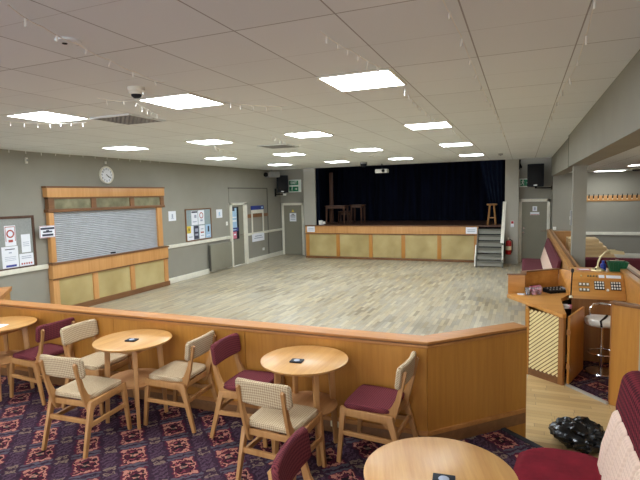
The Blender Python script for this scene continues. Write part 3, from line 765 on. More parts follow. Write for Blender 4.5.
notice_y('stage_notice', 'white paper taped to the stage fascia next to the steps', 'notice', -1.68, -1.34, .92, 1.13, SF, 'paper', [(.15, .3, .85, .4, 'ink_grey'), (.15, .55, .85, .65, 'ink_grey')])
def curtain(name, label, p, q, z0, z1, mat, amp=.06, waves=20, n=None, gather=1.0):
    o = B(); P, Q = Vector(p), Vector(q); L = (Q-P).length; d = (Q-P)/L; nn = Vector((-d.y, d.x))
    n = n or waves*8
    rowsZ = [z0+(z1-z0)*k/8 for k in range(9)]
    grid = []
    for side in (0, 1):
        rr = []
        for z in rowsZ:
            t_ = (z-z0)/(z1-z0); row = []
            for i in range(n+1):
                f = i/n; w = math.sin(f*waves*2*PI+.6*math.sin(f*9))*amp*(.7+.3*math.sin(f*31+t_*2))
                f2 = f*(gather+(1-gather)*t_)
                pt = P+d*(f2*L)+nn*(w+side*.012)
                row.append(o.bm.verts.new((pt.x, pt.y, z)))
            rr.append(row)
        grid.append(rr)
    for side in (0, 1):
        for a, b2 in zip(grid[side], grid[side][1:]):
            for i in range(n): o.bm.faces.new((a[i], a[i+1], b2[i+1], b2[i]))
    for k in range(8):
        for i in (0, n): o.bm.faces.new((grid[0][k][i], grid[0][k+1][i], grid[1][k+1][i], grid[1][k][i]))
    for k in (0, 8):
        for i in range(n): o.bm.faces.new((grid[0][k][i], grid[0][k][i+1], grid[1][k][i+1], grid[1][k][i]))
    return tag(o.done(name, mat, None, 60), label, 'curtain')
curtain('stage_curtain', 'wide black curtain across the back of the stage', (-7.3, 19.3), (-.2, 19.3), SZ+.001, 3.44, 'curtain', .05, 26)
curtain('stage_curtain', 'dark curtain down the left side of the stage', (-7.3, 17.05), (-7.36, 19.15), SZ+.001, 3.44, 'curtain', .04, 10)
curtain('stage_curtain', 'dark curtain down the right side of the stage', (-.40, 17.0), (-.40, 19.15), SZ+.001, 3.44, 'curtain', .04, 10)
curtain('stage_curtain', 'narrow navy curtain gathered at the left edge of the stage opening', (-7.34, 16.78), (-6.90, 16.80), SZ+.001, 3.44, 'curtain_leg', .035, 4, 60, 1.0)
curtain('stage_curtain', 'navy curtain gathered at the right edge of the stage opening', (-.60, 17.15), (-1.40, 17.35), SZ+.001, 3.44, 'curtain_leg', .045, 5, 60, .35)
SZT = SZ
def trestle(label, x, y, w, dp, hh):
    o = thing('stage_table', label, 'table', (x, y, SZT))
    B().box(-w/2, -dp/2, hh-.035, w/2, dp/2, hh, .006).done('tabletop', 'dark_wood', o)
    B().box(-w/2+.05, -dp/2+.05, hh-.11, w/2-.05, dp/2-.05, hh-.035).done('apron', 'dark_wood', o)
    for a in (-1, 1):
        for c in (-1, 1): B().bar((a*(w/2-.06), c*(dp/2-.06), hh-.04), (a*(w/2-.05), c*(dp/2-.05), 0), .06, .06, .7).done('leg', 'dark_wood', o)
trestle('brown wooden table at the left of the stage', -6.42, 17.3, .80, .5, .68)
trestle('second brown table farther right and deeper on the stage', -5.78, 17.85, .5, .5, .69)
o = thing('wooden_chair', 'dark wooden chair tucked beneath the stage table', 'chair', (-6.33, 17.86, SZT), .15)
B().box(-.2, -.2, .42, .2, .2, .45, .008).done('seat', 'dark_wood', o)
for a in (-1, 1):
    B().bar((a*.17, -.17, .42), (a*.19, -.2, 0), .035).done('leg', 'dark_wood', o); B().bar((a*.17, .17, .44), (a*.18, .22, 0), .035).done('leg', 'dark_wood', o)
B().box(-.18, .17, .3, .18, .2, .42).done('rail', 'dark_wood', o)
o = thing('wooden_post', 'tall slim wooden post standing upright behind the stage tables', 'post', (-6.82, 17.80, SZT))
B().box(-.07, -.04, .03, .07, .04, 1.92, .01).done('post', 'dark_wood', o); B().box(-.2, -.15, 0, .2, .15, .03, .006).done('foot', 'dark_wood', o)
o = thing('stage_lamp', 'small white spotlight standing on the stage floor by the left curtain', 'lamp', (-6.68, 16.42, SZT))
B().box(-.1, -.06, .02, .03, .06, .17, .015).done('body', 'socket', o); B().box(.06, -.04, .05, .13, .04, .13, .01).done('arm_box', 'socket', o); B().box(-.06, -.03, 0, .1, .03, .025).done('stand', 'cctv', o)
o = thing('bar_stool', 'light wooden stool standing at the right end of the stage', 'stool', (-.93, 16.9, SZT))
B().lathe([(0, .62), (.15, .62), (.165, .635), (.165, .66), (.15, .675), (0, .675)]).done('seat', 'chair', o)
for k in range(4):
    a = PI/4+k*PI/2
    B().bar((.09*math.cos(a), .09*math.sin(a), .63), (.17*math.cos(a), .17*math.sin(a), 0), .035).done('leg', 'chair', o)
b = B()
for k in range(4):
    a, c = PI/4+k*PI/2, PI/4+(k+1)*PI/2
    b.bar((.14*math.cos(a), .14*math.sin(a), .22), (.14*math.cos(c), .14*math.sin(c), .22), .022)
b.done('stretcher', 'chair', o)
pj = thing('projector', 'white projector hanging from the ceiling before the black stage curtain', 'projector', (-4.19, 15.5, ZC))
B().tube([(0, 0, 0), (0, 0, -.17)], .018).done('pole', 'slate', pj)
B().box(-.19, -.15, -.29, .19, .15, -.17, .02).done('body', 'socket', pj)
B().lathe([(0, 0), (.05, 0), (.05, .02), (0, .02)], mtx=Matrix.Translation((.08, -.15, -.225)) @ Matrix.Rotation(PI/2, 4, 'X')).done('lens', 'black', pj)
# steps to the stage
s = thing('stage_steps', 'grey painted wooden steps up to the right end of the stage', 'steps', (-.92, 15.35, 0))
n = 6; W = .36
for k in range(n):
    z = .18*(k+1); y = k*.155
    tr = B().box(-W, y, z-.035, W, y+.2, z, .006).done('tread', 'steps', s)
    B().box(-W+.01, y+.035, z-.15, W-.01, y+.055, z-.03).done('riser', 'riser', s)
for a in (-1, 1): B().prism([(0, 0), (.93, 0), (.93, 1.10), (.8, 1.10), (0, .17)], 'x', a*(W+.0), a*(W+.03)).done('stringer', 'steps', s)
B().bar((W+.0, .10, .72), (W+.035, .93, 1.92), .10, .035, bev=.01).bar((W+.015, .08, .15), (W+.015, .08, .66), .05).done('handrail', 'white', s)
B().bar((-W-.045, -.0, .02), (-W-.045, .35, .62), .03, .05).done('side_strip', 'white', s)
fe = thing('fire_extinguisher', 'red fire extinguisher hanging beside the stage steps', 'fire extinguisher', (-.40, 16.19, .30))
B().lathe([(0, 0), (.07, 0), (.082, .02), (.082, .36), (.07, .41), (.03, .44), (0, .44)]).done('cylinder', 'red_paint', fe)
B().lathe([(.0835, .14), (.0835, .26)]).done('label_band', 'cream_plastic', fe)
B().lathe([(0, .44), (.025, .44), (.025, .49), (0, .49)]).box(-.02, -.09, .48, .02, .02, .5).box(-.02, -.09, .51, .02, .02, .525).done('valve', 'steel', fe)
B().tube([(.02, 0, .47), (.10, -.02, .44), (.11, -.02, .3), (.10, -.03, .12), (.09, -.03, .06)], .012).done('hose', 'black', fe)
B().box(-.04, .08, .3, .04, .11, .36).done('bracket', 'steel', fe)
fs = notice_y('fire_sign', 'small white and red fire sign on the pier above the extinguisher', 'sign', -.345, -.255, 1.14, 1.33, 16.3, 'paper', [(.1, .55, .9, .95, 'red_paint'), (.1, .1, .9, .2, 'ink_grey')])

# ------------------------------------------------------------------ low partition round the tables
def wall_seg(p, q, ext0=0, ext1=0): return Vector(p), Vector(q)
lw = thing('low_partition', 'long low oak-panelled partition between the tables and the dance floor', 'partition', (-3.3, 3.83, 0))
off = Vector((-3.3, 3.83))
T = .12; HW = 1.072
path = [Vector((-6.75, 4.61)), Vector((-6.01, 3.87)), Vector((-.693, 3.87)), Vector((.035, 4.598))]
def miter(path, d):
    out = []
    for i, p in enumerate(path):
        ds = []
        if i > 0: ds.append((path[i]-path[i-1]).normalized())
        if i < len(path)-1: ds.append((path[i+1]-path[i]).normalized())
        ns = [Vector((-x.y, x.x)) for x in ds]
        m = sum(ns, Vector((0, 0))).normalized(); k = 1/m.dot(ns[0])
        out.append(p+m*d*k)
    return out
def strip(name, d0, d1, z0, z1, mat, bev=0, parent=lw, pth=path, base=off):
    a = miter(pth, d0); b_ = miter(pth, d1)
    pts = [(p-base)[:] for p in a]+[(p-base)[:] for p in reversed(b_)]
    return B().prism(pts, 'z', z0, z1, bev).done(name, mat, parent)
strip('core', .012, T-.012, 0, HW-.03, 'wood')
strip('cap', -.022, T+.022, HW-.022, HW, 'wood_x', .007)
strip('cap_groove_shade', -.004, T+.004, HW-.036, HW-.022, 'trim_dark')  # shade of the groove put into a darker wood colour
strip('cap_moulding', -.015, T+.015, HW-.058, HW-.036, 'wood_x', .006)
strip('skirting', -.012, .012, CZ+.0, CZ+.10, 'trim_dark', .003)
strip('skirting_top', -.016, .012, CZ+.10, CZ+.135, 'wood_x', .003)
xs = [-6.01, -4.66, -3.96, -2.37, -.693]
for a, c in zip(xs, xs[1:]): B().box(a+3.3+.003, .04, CZ+.13, c+3.3-.003, .053, HW-.06).done('panel', 'wood', lw)
dd = (path[3]-path[2]).normalized(); nn_ = Vector((-dd.y, dd.x))
q0, q1 = path[2]-off, path[3]-off
pts = [q0+dd*.004, q1, q1+nn_*.013, q0+dd*.004+nn_*.013]
B().prism([p[:] for p in pts], 'z', .01, HW-.06).done('panel', 'wood', lw)
pts = [q1+dd*.0, q1+dd*.018, q1+dd*.018+nn_*T, q1+nn_*T]
B().prism([p[:] for p in pts], 'z', 0, HW-.03).done('end_post', 'wood', lw)
d3, n3_ = (path[0]-path[1]).normalized(), None
so = thing('power_socket', 'pale socket set in the skirting under the round table with the dark coaster', 'socket', (-1.48, 3.857, CZ+.055))
B().box(-.045, -.012, 0, .045, 0, .05, .003).done('plate', 'cream_plastic', so); B().box(-.02, -.014, .02, .02, -.012, .03).done('slots', 'ink_grey', so)

# ------------------------------------------------------------------ tables
def make_table(label):
    t = thing('round_table', label, 'table', (0, 0, 0), 0, 'round wooden pub tables')
    B().lathe([(0, .712), (.325, .712), (.342, .72), (.35, .73), (.35, .737), (.344, .74), (0, .74)], seg=64).done('tabletop', 'table', t)
    B().box(-.15, -.15, .65, .15, -.13, .712).box(-.15, .13, .65, .15, .15, .712).box(-.15, -.13, .65, -.13, .13, .712).box(.13, -.13, .65, .15, .13, .712).done('apron', 'chair', t)
    for k in range(4):
        a = PI/4+k*PI/2; c, s_ = math.cos(a), math.sin(a)
        B().bar((.225*c, .225*s_, .715), (.262*c, .262*s_, 0), .052, .042, .68, up=(-s_, c, 0), bev=.006).done('leg', 'chair', t)
    B().lathe([(0, .362), (.25, .362), (.258, .370), (.258, .376), (.252, .38), (0, .38)], seg=48).done('shelf', 'grey_shelf', t)
    return t
T2 = make_table('round oak table between two pairs of beige chairs')
T2.location = (-3.36, 3.51, CZ)
T1 = dup(T2, (-5.2, 3.51, CZ), 0, 'round oak table at the far left edge with a white paper on it')
T3 = dup(T2, (-1.605, 3.51, CZ), 0, 'round oak table with maroon seats on both sides, near the partition corner')
T4 = dup(T2, (-.345, 2.225, CZ), .3, 'nearest round oak table, beside the red velvet bench')
for t_ in (T1, T2, T3, T4): t_.scale.z = 1.03
ZT = CZ+.74*1.03
def coaster(label, x, y, rz):
    o = thing('coaster', label, 'coaster', (x, y, ZT), rz, 'dark coasters on the tables')
    B().box(-.05, -.04, 0, .05, .04, .012, .004).done('base', 'slate', o)
    B().lathe([(0, .012), (.024, .012), (.022, .0135), (0, .0135)]).done('centre', 'ink_grey', o)
coaster('dark coaster on the table between the beige chairs', -3.33, 3.46, .2)
coaster('dark coaster on the table near the partition corner', -1.63, 3.42, .1)
coaster('dark coaster on the nearest round table', -.315, 2.165, .1)
o = thing('menu_card', 'white folded paper on the table at the far left edge', 'paper', (-5.13, 3.43, ZT), .3)
B().box(-.09, -.06, 0, .09, .06, .004).done('sheet', 'paper', o); B().box(-.07, -.04, .004, .0, .04, .005).done('print', 'pink_print', o)

# ------------------------------------------------------------------ chairs
def make_chair(label, fab_seat, fab_back, group='wooden pub chairs round the tables'):
    t = thing('dining_chair', label, 'chair', (0, 0, 0), 0, group)
    def seat_fn(p):
        k = 1+.06*(p.y/.2)
        dome = .012*(1-(p.x/.21)**2)*(1-(p.y/.2)**2) if p.z > 0 else 0
        return (p.x*k, p.y, p.z+dome)
    B().pad((0, .025, .432), (.200, .188, .022), .018, seat_fn, 6, .05).done('seat', fab_seat, t)
    def back_fn(p):
        return (p.x, p.y-.09*(p.z)-.0+.55*(p.x**2)-.012, p.z)
    b = B()
    # pad built flat in x-z: swap axes
    def fn(p):
        x, z, y = p.x, p.y, p.z
        q = (x, y+.5*x*x-.13*z-.0, z)
        return q
    b.pad((0, -.232, .690), (.212, .086, .020), .018, fn, 8, .035)
    b.done('backrest', fab_back, t)
    for s_ in (-1, 1):
        B().bar((s_*.198, .205, .425), (s_*.212, .245, 0), .034, .044, .72, up=(0, 1, 0), bev=.005).done('leg', 'chair', t)
        B().bar((s_*.198, -.145, .40), (s_*.212, -.255, 0), .034, .048, .66, up=(0, 1, 0), bev=.005).done('leg', 'chair', t)
        B().bar((s_*.198, .215, .392), (s_*.198, -.16, .380), .030, .055, up=(0, 0, 1), bev=.005).done('seat_rail', 'chair', t)
        B().bar((s_*.207, .225, .235), (s_*.207, -.195, .225), .022, .034, bev=.004).done('stretcher', 'chair', t)
        # boomerang-shaped upright
        prof = [(.06, .385), (-.03, .372), (-.085, .335), (-.115, .30), (-.145, .31), (-.17, .36), (-.19, .43), (-.215, .52), (-.25, .70), (-.262, .725), (-.248, .74), (-.23, .725),
                (-.205, .62), (-.18, .53), (-.15, .46), (-.10, .425), (-.03, .41), (.06, .41)]
        B().prism([(y-.006, z) for y, z in prof], 'x', s_*.158, s_*.182, .005).done('upright', 'chair', t)
    B().box(-.19, .195, .36, .19, .215, .412, .004).done('front_rail', 'chair', t)
    B().box(-.19, -.16, .355, .19, -.14, .40, .004).done('back_rail', 'chair', t)
    B().bar((-.20, -.185, .255), (.20, -.185, .255), .022, .036, bev=.004).done('stretcher', 'chair', t)
    return t
CB = make_chair('beige chair seen from behind at the second table, nearest the viewer on the left', 'beige_fabric', 'beige_fabric')
CB.location = (-3.46, 3.03, CZ); CB.rotation_euler = (0, 0, .05)
dup(CB, (-3.96, 3.64, CZ), -PI/2-.0, 'beige chair by the partition, on the left side of the second table')
dup(CB, (-2.93, 3.64, CZ), PI/2+.05, 'beige chair on the right of the second table, its back to the maroon chair')
dup(CB, (-1.61, 3.08, CZ), -.06, 'beige chair seen from behind at the table near the partition corner')
CM = make_chair('maroon chair facing the far left table, beside the partition', 'maroon_fabric', 'maroon_fabric')
CM.location = (-4.73, 3.64, CZ); CM.rotation_euler = (0, 0, PI/2-.05)
dup(CM, (-2.20, 3.64, CZ), -PI/2+.03, 'maroon chair standing back to back with a beige chair by the partition')
dup(CM, (-.84, 2.16, CZ), -PI/2+.08, 'maroon chair at the nearest round table, only its backrest in view')
CX = make_chair('chair with a maroon seat and a beige back in front of the partition corner', 'maroon_fabric', 'beige_fabric')
CX.location = (-1.03, 3.63, CZ); CX.rotation_euler = (0, 0, PI/2-.05)

for o_ in [o for o in sc.objects if o.name.startswith('dining_chair')]: o_.scale = (1.04, 1.04, 1.05)
# ------------------------------------------------------------------ velvet bench in front
bn = thing('bench_seat', 'red velvet bench with cream channelled back beside the nearest table', 'bench', (.2, 1.6, CZ))
LB = 1.69
def bfn(p): return (p.x, p.y, p.z+.02*max(0, 1-(p.x/.28)**2))
B().pad((.06, 0, .37), (.325, LB, .08), .06, bfn, 8, .25).done('seat_cushion', 'velvet', bn)
B().box(-.18, -LB+.05, 0, .3, LB-.08, .30).done('base', 'booth_dark', bn)
b = B()
nch = 20; y0 = -LB+.05; y1 = LB-.12
for k in range(nch):
    ya = y0+(y1-y0)*k/nch; yb = y0+(y1-y0)*(k+1)/nch
    def cf(p, k=k): return (p.x-.02+.20*(p.z+.2)-.02*math.cos(min(1, abs(p.z)/.24)*PI/2), p.y, p.z)
    b.pad((.27, (ya+yb)/2, .59), (.035, (yb-ya)/2, .215), .03, cf, 3)
b.done('back_cushion', 'cream_fabric', bn)
pts = []
b = B()
def rf(p): return (p.x+.16*(p.z), p.y, p.z)
b.pad((.40, 0, .875), (.075, LB-.01, .145), .07, rf, 8).done('head_roll', 'red_ribbed', bn)
B().box(.44, -LB+.05, .02, .50, LB-.05, .93).done('back_board', 'wood', bn)
B().box(.44, -LB+.02, .985, .64, LB-.03, 1.015, .006).done('top_shelf', 'light_oak', bn)
B().box(.47, -LB+.02, .93, .62, LB-.04, .985).done('shelf_support', 'black_soft', bn)

# ------------------------------------------------------------------ bin bag
bb = B(); bmesh.ops.create_icosphere(bb.bm, subdivisions=4, radius=1)
for v in bb.bm.verts:
    p = v.co.copy()
    # folds radiate from the gathered neck and crumple in between
    ang = math.atan2(p.y, p.x)
    fold = abs(noise.noise(Vector((math.cos(ang)*2.6, math.sin(ang)*2.6, p.z*.8))))
    cr = abs(noise.noise(p*2.1+Vector((3, 1, 2))))+.5*abs(noise.noise(p*4.4+Vector((1, 5, 2))))
    r = .86+.42*fold+.26*cr+.16*noise.noise(p*1.3)
    q = p*r
    top = max(0, p.z)
    v.co = Vector((q.x*.215, q.y*.2, max(0, q.z*.115+.108+.05*top*noise.noise(Vector((p.x*2.2, p.y*2.2, 4))))))
tag(bb.done('bin_bag', 'bag', None, 20), 'crumpled black plastic bin bag on the planks behind the red bench', 'bag').location = (.49, 4.70, .006)

# ------------------------------------------------------------------ far bench and right partition
rp_ = thing('low_partition', 'low oak partition with a wide cap running from the booth to the far door', 'partition', (.72, 12.2, 0))
B().box(-.06, -3.95, 0, .04, 3.75, 1.07).done('core', 'wood_y', rp_)
B().box(-.075, -4.0, 1.06, .075, 3.78, 1.10, .01).done('cap', 'wood_y', rp_)
B().box(-.01, -4.0, 1.10, .03, 3.78, 1.112, .004).done('cap_bead', 'trim_dark', rp_)
B().box(.075, 3.6, .30, .60, 3.66, 1.03).box(.075, 3.58, 1.03, .62, 3.70, 1.06).done('return_panel', 'fascia', rp_)
fb = thing('bench_seat', 'far maroon bench with a cream and maroon back against the low partition', 'bench', (.32, 12.0, 0))
B().pad((-.06, 0, .36), (.27, 2.35, .07), .04, None, 8).done('seat_cushion', 'far_fabric', fb)
B().box(-.25, -2.3, 0, .28, 2.25, .29).done('base', 'booth_dark', fb)
B().prism([(.12, .42), (.26, .42), (.30, .76), (.21, .76)], 'y', -2.3, 2.28, .008).done('back_cushion', 'cream_fabric', fb)
B().prism([(.21, .75), (.285, .75), (.325, .99), (.275, .99)], 'y', -2.32, 2.32, .02).done('head_roll', 'far_fabric', fb)
rb = thing('bench_seat', 'maroon bench back showing behind the control desk', 'bench', (2.2, 10.15, .30))
B().pad((0, 0, .5), (1.15, .07, .21), .05, None, 8).done('back_cushion', 'far_fabric', rb)
B().pad((0, .33, .33), (1.15, .27, .07), .05, None, 8).done('seat_cushion', 'velvet', rb)
B().box(-1.1, -.03, 0, 1.1, .55, .27).done('base', 'booth_dark', rb)
# timber steps beyond the column
ws = thing('timber_steps', 'light timber steps descending beside the far grey wall', 'steps', (1.5, 14.0, .30))
for k in range(8):
    z0 = .73-.092*(k+1); x1 = .22+.085*k
    B().box(-.45, -.35, z0, x1, .35, z0+.088, .006).done('step', 'light_oak', ws)
# coat hooks
ch = thing('coat_rack', 'long wooden rail of coat hooks on the far right wall', 'coat rack', (1.66, 16.0, 1.90))
B().box(0, -.025, 0, 4.3, 0, .16, .006).done('rail', 'fascia', ch)
for k in range(36):
    x = .07+k*.117
    hk_ = B().tube([(x, -.025, .10), (x, -.07, .12), (x, -.09, .17), (x, -.085, .20)], .011, 6).box(x-.015, -.032, .08, x+.015, -.025, .15).done('hook', 'black', ch)
    B().lathe([(0, -.017), (.014, -.01), (.017, 0), (.014, .01), (0, .017)], (x, -.055, .06), 10).done('knob', 'cream_plastic', hk_)

# ------------------------------------------------------------------ control desk
bt = thing('control_desk', 'angled oak control desk with lattice front and sloping switch panel', 'desk', (.3, 6.9, 0))
ox = Vector((.3, 6.9))
def P2(*pts): return [(x-.3, y-6.9) for x, y in pts]
B().prism(P2((-.185, 7.02), (.425, 6.03), (.465, 6.07), (.455, 6.92), (.64, 7.35), (.64, 7.75), (.48, 7.78), (.04, 7.4), (-.175, 7.14)), 'z', .815, .862, .006).done('counter_top', 'booth', bt)
# upstand round the counter
us = B().prism(P2((-.175, 7.10), (.035, 7.13), (.035, 7.40), (.01, 7.40), (.01, 7.155), (-.175, 7.125)), 'z', .862, 1.12, .003).done('upstand', 'booth', bt)
B().prism(P2((.01, 7.38), (.48, 7.77), (.46, 7.80), (-.01, 7.41)), 'z', .862, 1.12, .003).done('upstand', 'booth', bt)
B().prism(P2((-.19, 7.085), (.05, 7.115), (.055, 7.385), (.50, 7.76), (.47, 7.81), (-.02, 7.42), (-.02, 7.165), (-.19, 7.135)), 'z', 1.115, 1.13, .003).done('upstand_cap', 'trim_dark', bt)
# front panel with lattice
f0, f1 = Vector((.045, 6.43)), Vector((.445, 6.137)); fd = (f1-f0).normalized(); fn_ = Vector((fd.y, -fd.x)); FL = (f1-f0).length
def fpt(u, d): p = f0+fd*u+fn_*d-ox; return p
def fbox(u0, u1, z0, z1, d0, d1, bev=0):
    return B().prism([fpt(u0, d0)[:], fpt(u1, d0)[:], fpt(u1, d1)[:], fpt(u0, d1)[:]], 'z', z0, z1, bev)
fbox(.05, FL-.06, .08, .81, -.03, -.012).done('lattice_backing', 'lattice_back', bt)
b = B()
nl = 24
z0, z1, u0, u1 = .09, .81, .05, FL-.06
for k in range(nl):
    c = -u1+ (z1-z0+u1-u0+.05)*(k+.5)/nl+0
    # slat along u+z direction rising to the right: z = z0+c+ (u)
    pts = []
    ua, ub = max(u0, u0), u1
    a = (ua, z0+c+u1-u0+0+(ua-u0)*.9-.35); e = (ub, z0+c+u1-u0+(ub-u0)*.9-.35)
    def clip(p, q):
        (xa, za), (xb, zb_) = p, q
        m = (zb_-za)/(xb-xa)
        if za < z0: xa += (z0-za)/m; za = z0
        if zb_ > z1: xb -= (zb_-z1)/m; zb_ = z1
        return ((xa, za), (xb, zb_)) if xb > xa+.005 else None
    r = clip(a, e)
    if r:
        pa_, pb_ = fpt(r[0][0], -.006), fpt(r[1][0], -.006)
        b.bar((pa_.x, pa_.y, r[0][1]), (pb_.x, pb_.y, r[1][1]),   .0255, .006, up=(fn_.x, fn_.y, 0))
b_lat = b
b.done('lattice', 'lattice', bt)
fbox(0, .05, 0, .815, -.04, .004, .003).done('post', 'wood', bt); fbox(FL-.06, FL, 0, .815, -.04, .004, .003).done('post', 'booth_dark', bt)
fbox(.05, FL-.06, .0, .085, -.035, .004, .003).done('plinth', 'trim_dark', bt)
# left side panel and rear panels
B().prism(P2((.05, 6.44), (.075, 6.43), (.10, 7.42), (.075, 7.42)), 'z', 0, .815).done('side_panel', 'wood', bt)
B().prism(P2((.075, 7.42), (.5, 7.78), (.47, 7.80), (.06, 7.45)), 'z', 0, .87).done('back_panel', 'wood', bt)
# added black block painting the dark of the open gap between counter and console
B().prism(P2((.47, 6.86), (.62, 7.18), (.62, 7.5), (.40, 7.5), (.40, 6.86)), 'z', .10, .74, .003).done('dark_void_block', 'black', bt)
# console: lower panel, lip, slope, shelf
B().box(.60-.3, 7.10-6.9, 0, 1.21-.3, 7.13-6.9, .87).done('knee_panel', 'booth_dark', bt)
B().prism([(7.04-6.9, .85), (7.05-6.9, .90), (7.30-6.9, 1.15), (7.34-6.9, 1.15), (7.34-6.9, 1.11), (7.12-6.9, .85)], 'x', .60-.3, 1.205-.3, .003).done('console_slope', 'booth', bt)
B().box(.62-.3, 7.30-6.9, 1.12, 1.205-.3, 7.78-6.9, 1.155, .004).done('console_shelf', 'booth', bt)
B().prism(P2((.48, 7.74), (.50, 7.78), (.62, 7.32), (.60, 7.06)), 'z', .862, .863).done('console_gusset', 'booth', bt)
b = B()
vs = [b.bm.verts.new((x-.3, y-6.9, z)) for x, y, z in ((.475, 7.77, .862), (.60, 7.05, .862), (.62, 7.05, .90), (.66, 7.31, 1.15), (.49, 7.80, 1.12), (.50, 7.85, .862), (.68, 7.40, .862), (.70, 7.40, 1.14))]
for f in ((0, 1, 2, 3, 4), (0, 5, 6, 1), (5, 4, 3, 7, 6), (0, 4, 5), (1, 6, 7, 3, 2)): b.bm.faces.new([vs[i] for i in f])
b.done('console_cheek', 'booth', bt, 0)
B().box(.62-.3, 7.75-6.9, 0, 1.205-.3, 7.78-6.9, 1.13).done('back_panel', 'wood', bt)
# right-hand side of the booth
B().box(1.21-.3, 5.62-6.9, 0, 1.30-.3, 8.2-6.9, 1.17).done('side_partition', 'booth', bt)
B().box(1.19-.3, 5.60-6.9, 1.165, 1.38-.3, 8.3-6.9, 1.20, .006).done('side_cap', 'wood_y', bt)
B().box(1.26-.3, 5.60-6.9, 1.2, 1.30-.3, 8.3-6.9, 1.212, .003).done('cap_bead', 'trim_dark', bt)
# switches on the slope
SA = PI/4
def slope(x, y): return (x-.3, y-6.9, .90+(y-7.05))
def on_slope(x, y, w, hgt, t, off=0):
    m = Matrix.Translation(slope(x, y)) @ Matrix.Rotation(SA, 4, 'X')
    return B().box(-w/2, -hgt/2, off, w/2, hgt/2, off+t, 0, m)
def plate(x, y, w, hgt, nx, ny, mat, bw, bh):
    p = on_slope(x, y, w, hgt, .006).done('switch_plate', mat, bt)
    for i in range(nx):
        for j in range(ny):
            m = Matrix.Translation(slope(x, y)) @ Matrix.Rotation(SA, 4, 'X')
            cx, cy = -w/2+w*(i+.5)/nx, -hgt/2+hgt*(j+.5)/ny
            B().box(cx-bw/2, cy-bh/2, .006, cx+bw/2, cy+bh/2, .014, 0, m).done('switch', 'socket', p)
plate(.745, 7.165, .125, .055, 3, 1, 'switch_plate', .022, .026); plate(.745, 7.105, .125, .050, 3, 1, 'switch_plate', .022, .026)
plate(.92, 7.16, .115, .13, 4, 3, 'slate', .017, .024); plate(1.105, 7.16, .115, .13, 4, 3, 'slate', .017, .024)
on_slope(.955, 7.262, .065, .045, .004).done('label_strip', 'paper', bt); on_slope(1.09, 7.262, .165, .045, .004).done('label_strip', 'paper', bt)
for k, x in enumerate((.72, .80, .83, .865, .90)):
    B().lathe([(0, 0), (.012, 0), (.011, .014), (0, .014)], seg=12, mtx=Matrix.Translation(slope(x, 7.262)) @ Matrix.Rotation(SA, 4, 'X')).done('knob', 'switch_plate' if k else 'brass', bt)
B().lathe([(0, 0), (.016, 0), (.014, .018), (0, .018)], seg=16, mtx=Matrix.Translation(slope(1.01, 7.11)) @ Matrix.Rotation(SA, 4, 'X')).done('dial_knob', 'socket', bt)
# half door
hd = thing('booth_door', 'half-height oak door standing open at the control desk', 'door', (.487, 6.16, 0), 0)
dv = Vector((.205, .60)); dl = dv.length; dv.normalize(); pn = Vector((dv.y, -dv.x))
B().prism([(dv*.0)[:], (dv*dl)[:], (dv*dl+pn*.025)[:], (pn*.025)[:]], 'z', .02, .812, .004).done('leaf', 'wood', hd)
B().box(-.01, -.015, .2, .03, .004, .26).box(-.01, -.015, .6, .03, .004, .66).done('hinge', 'booth_dark', hd)
# near end panel of the booth
ep = thing('end_panel', 'tall oak end panel with a moulded cap at the right of the booth opening', 'panel', (.86, 5.74, 0))
ed = Vector((.80, -.60)).normalized(); en = Vector((.60, .80)).normalized()
def eb(u0, u1, z0, z1, d0, d1, bev=0): return B().prism([(ed*u0+en*d0)[:], (ed*u1+en*d0)[:], (ed*u1+en*d1)[:], (ed*u0+en*d1)[:]], 'z', z0, z1, bev)
eb(0, .27, 0, 1.07, 0, .05, .003).done('panel', 'wood', ep)
eb(-.012, .0, 0, 1.07, -.004, .054, .003).done('edge_strip', 'booth_dark', ep)
eb(-.02, .29, 1.07, 1.10, -.025, .07, .008).done('cap', 'trim_dark', ep)
eb(.27, .40, 0, 1.07, .0, .05).done('grey_post', 'pier', ep)
# booth floor
struct(B().prism([(.495, 6.17), (.845, 5.76), (1.27, 5.64), (1.27, 7.10), (.62, 7.10), (.50, 6.9)], 'z', .004, .022).done('floor', 'carpet'))
struct(B().bar((.49, 6.155, .014), (.845, 5.735, .014), .035, .03, bev=.004).done('trim_7', 'kick'))
# stool
sl = thing('bar_stool', 'white padded stool with chrome stand inside the booth', 'stool', (.905, 6.72, .022))
B().pad((0, 0, .63), (.19, .19, .045), .04, None, 6, .17).done('seat', 'vinyl', sl)
B().tube([(.155, -.04, .64), (.16, -.06, .74), (.15, -.02, .80), (.10, .08, .82), (.0, .13, .82), (-.08, .12, .81), (-.12, .10, .76), (-.125, .09, .66)], .014, 8).done('back_hoop', 'chrome', sl)
B().lathe([(.025, .03), (.025, .34), (.018, .34), (.018, .59), (.05, .585), (.05, .59)]).done('column', 'chrome', sl)
B().lathe([(0, 0), (.17, 0), (.165, .012), (.10, .022), (.035, .05), (0, .05)], seg=40).done('base', 'chrome', sl)
B().tube([(.15*math.cos(a), .15*math.sin(a)-.06, .26) for a in [2*PI*k/24 for k in range(25)]], .010, 6).bar((0, 0, .26), (0, .09, .26), .02).done('foot_ring', 'chrome', sl)
B().tube([(-.03, -.192, .60), (-.04, -.18, .665), (.02, -.05, .682), (.06, .08, .682)], .013, 6).done('strap', 'black', sl)
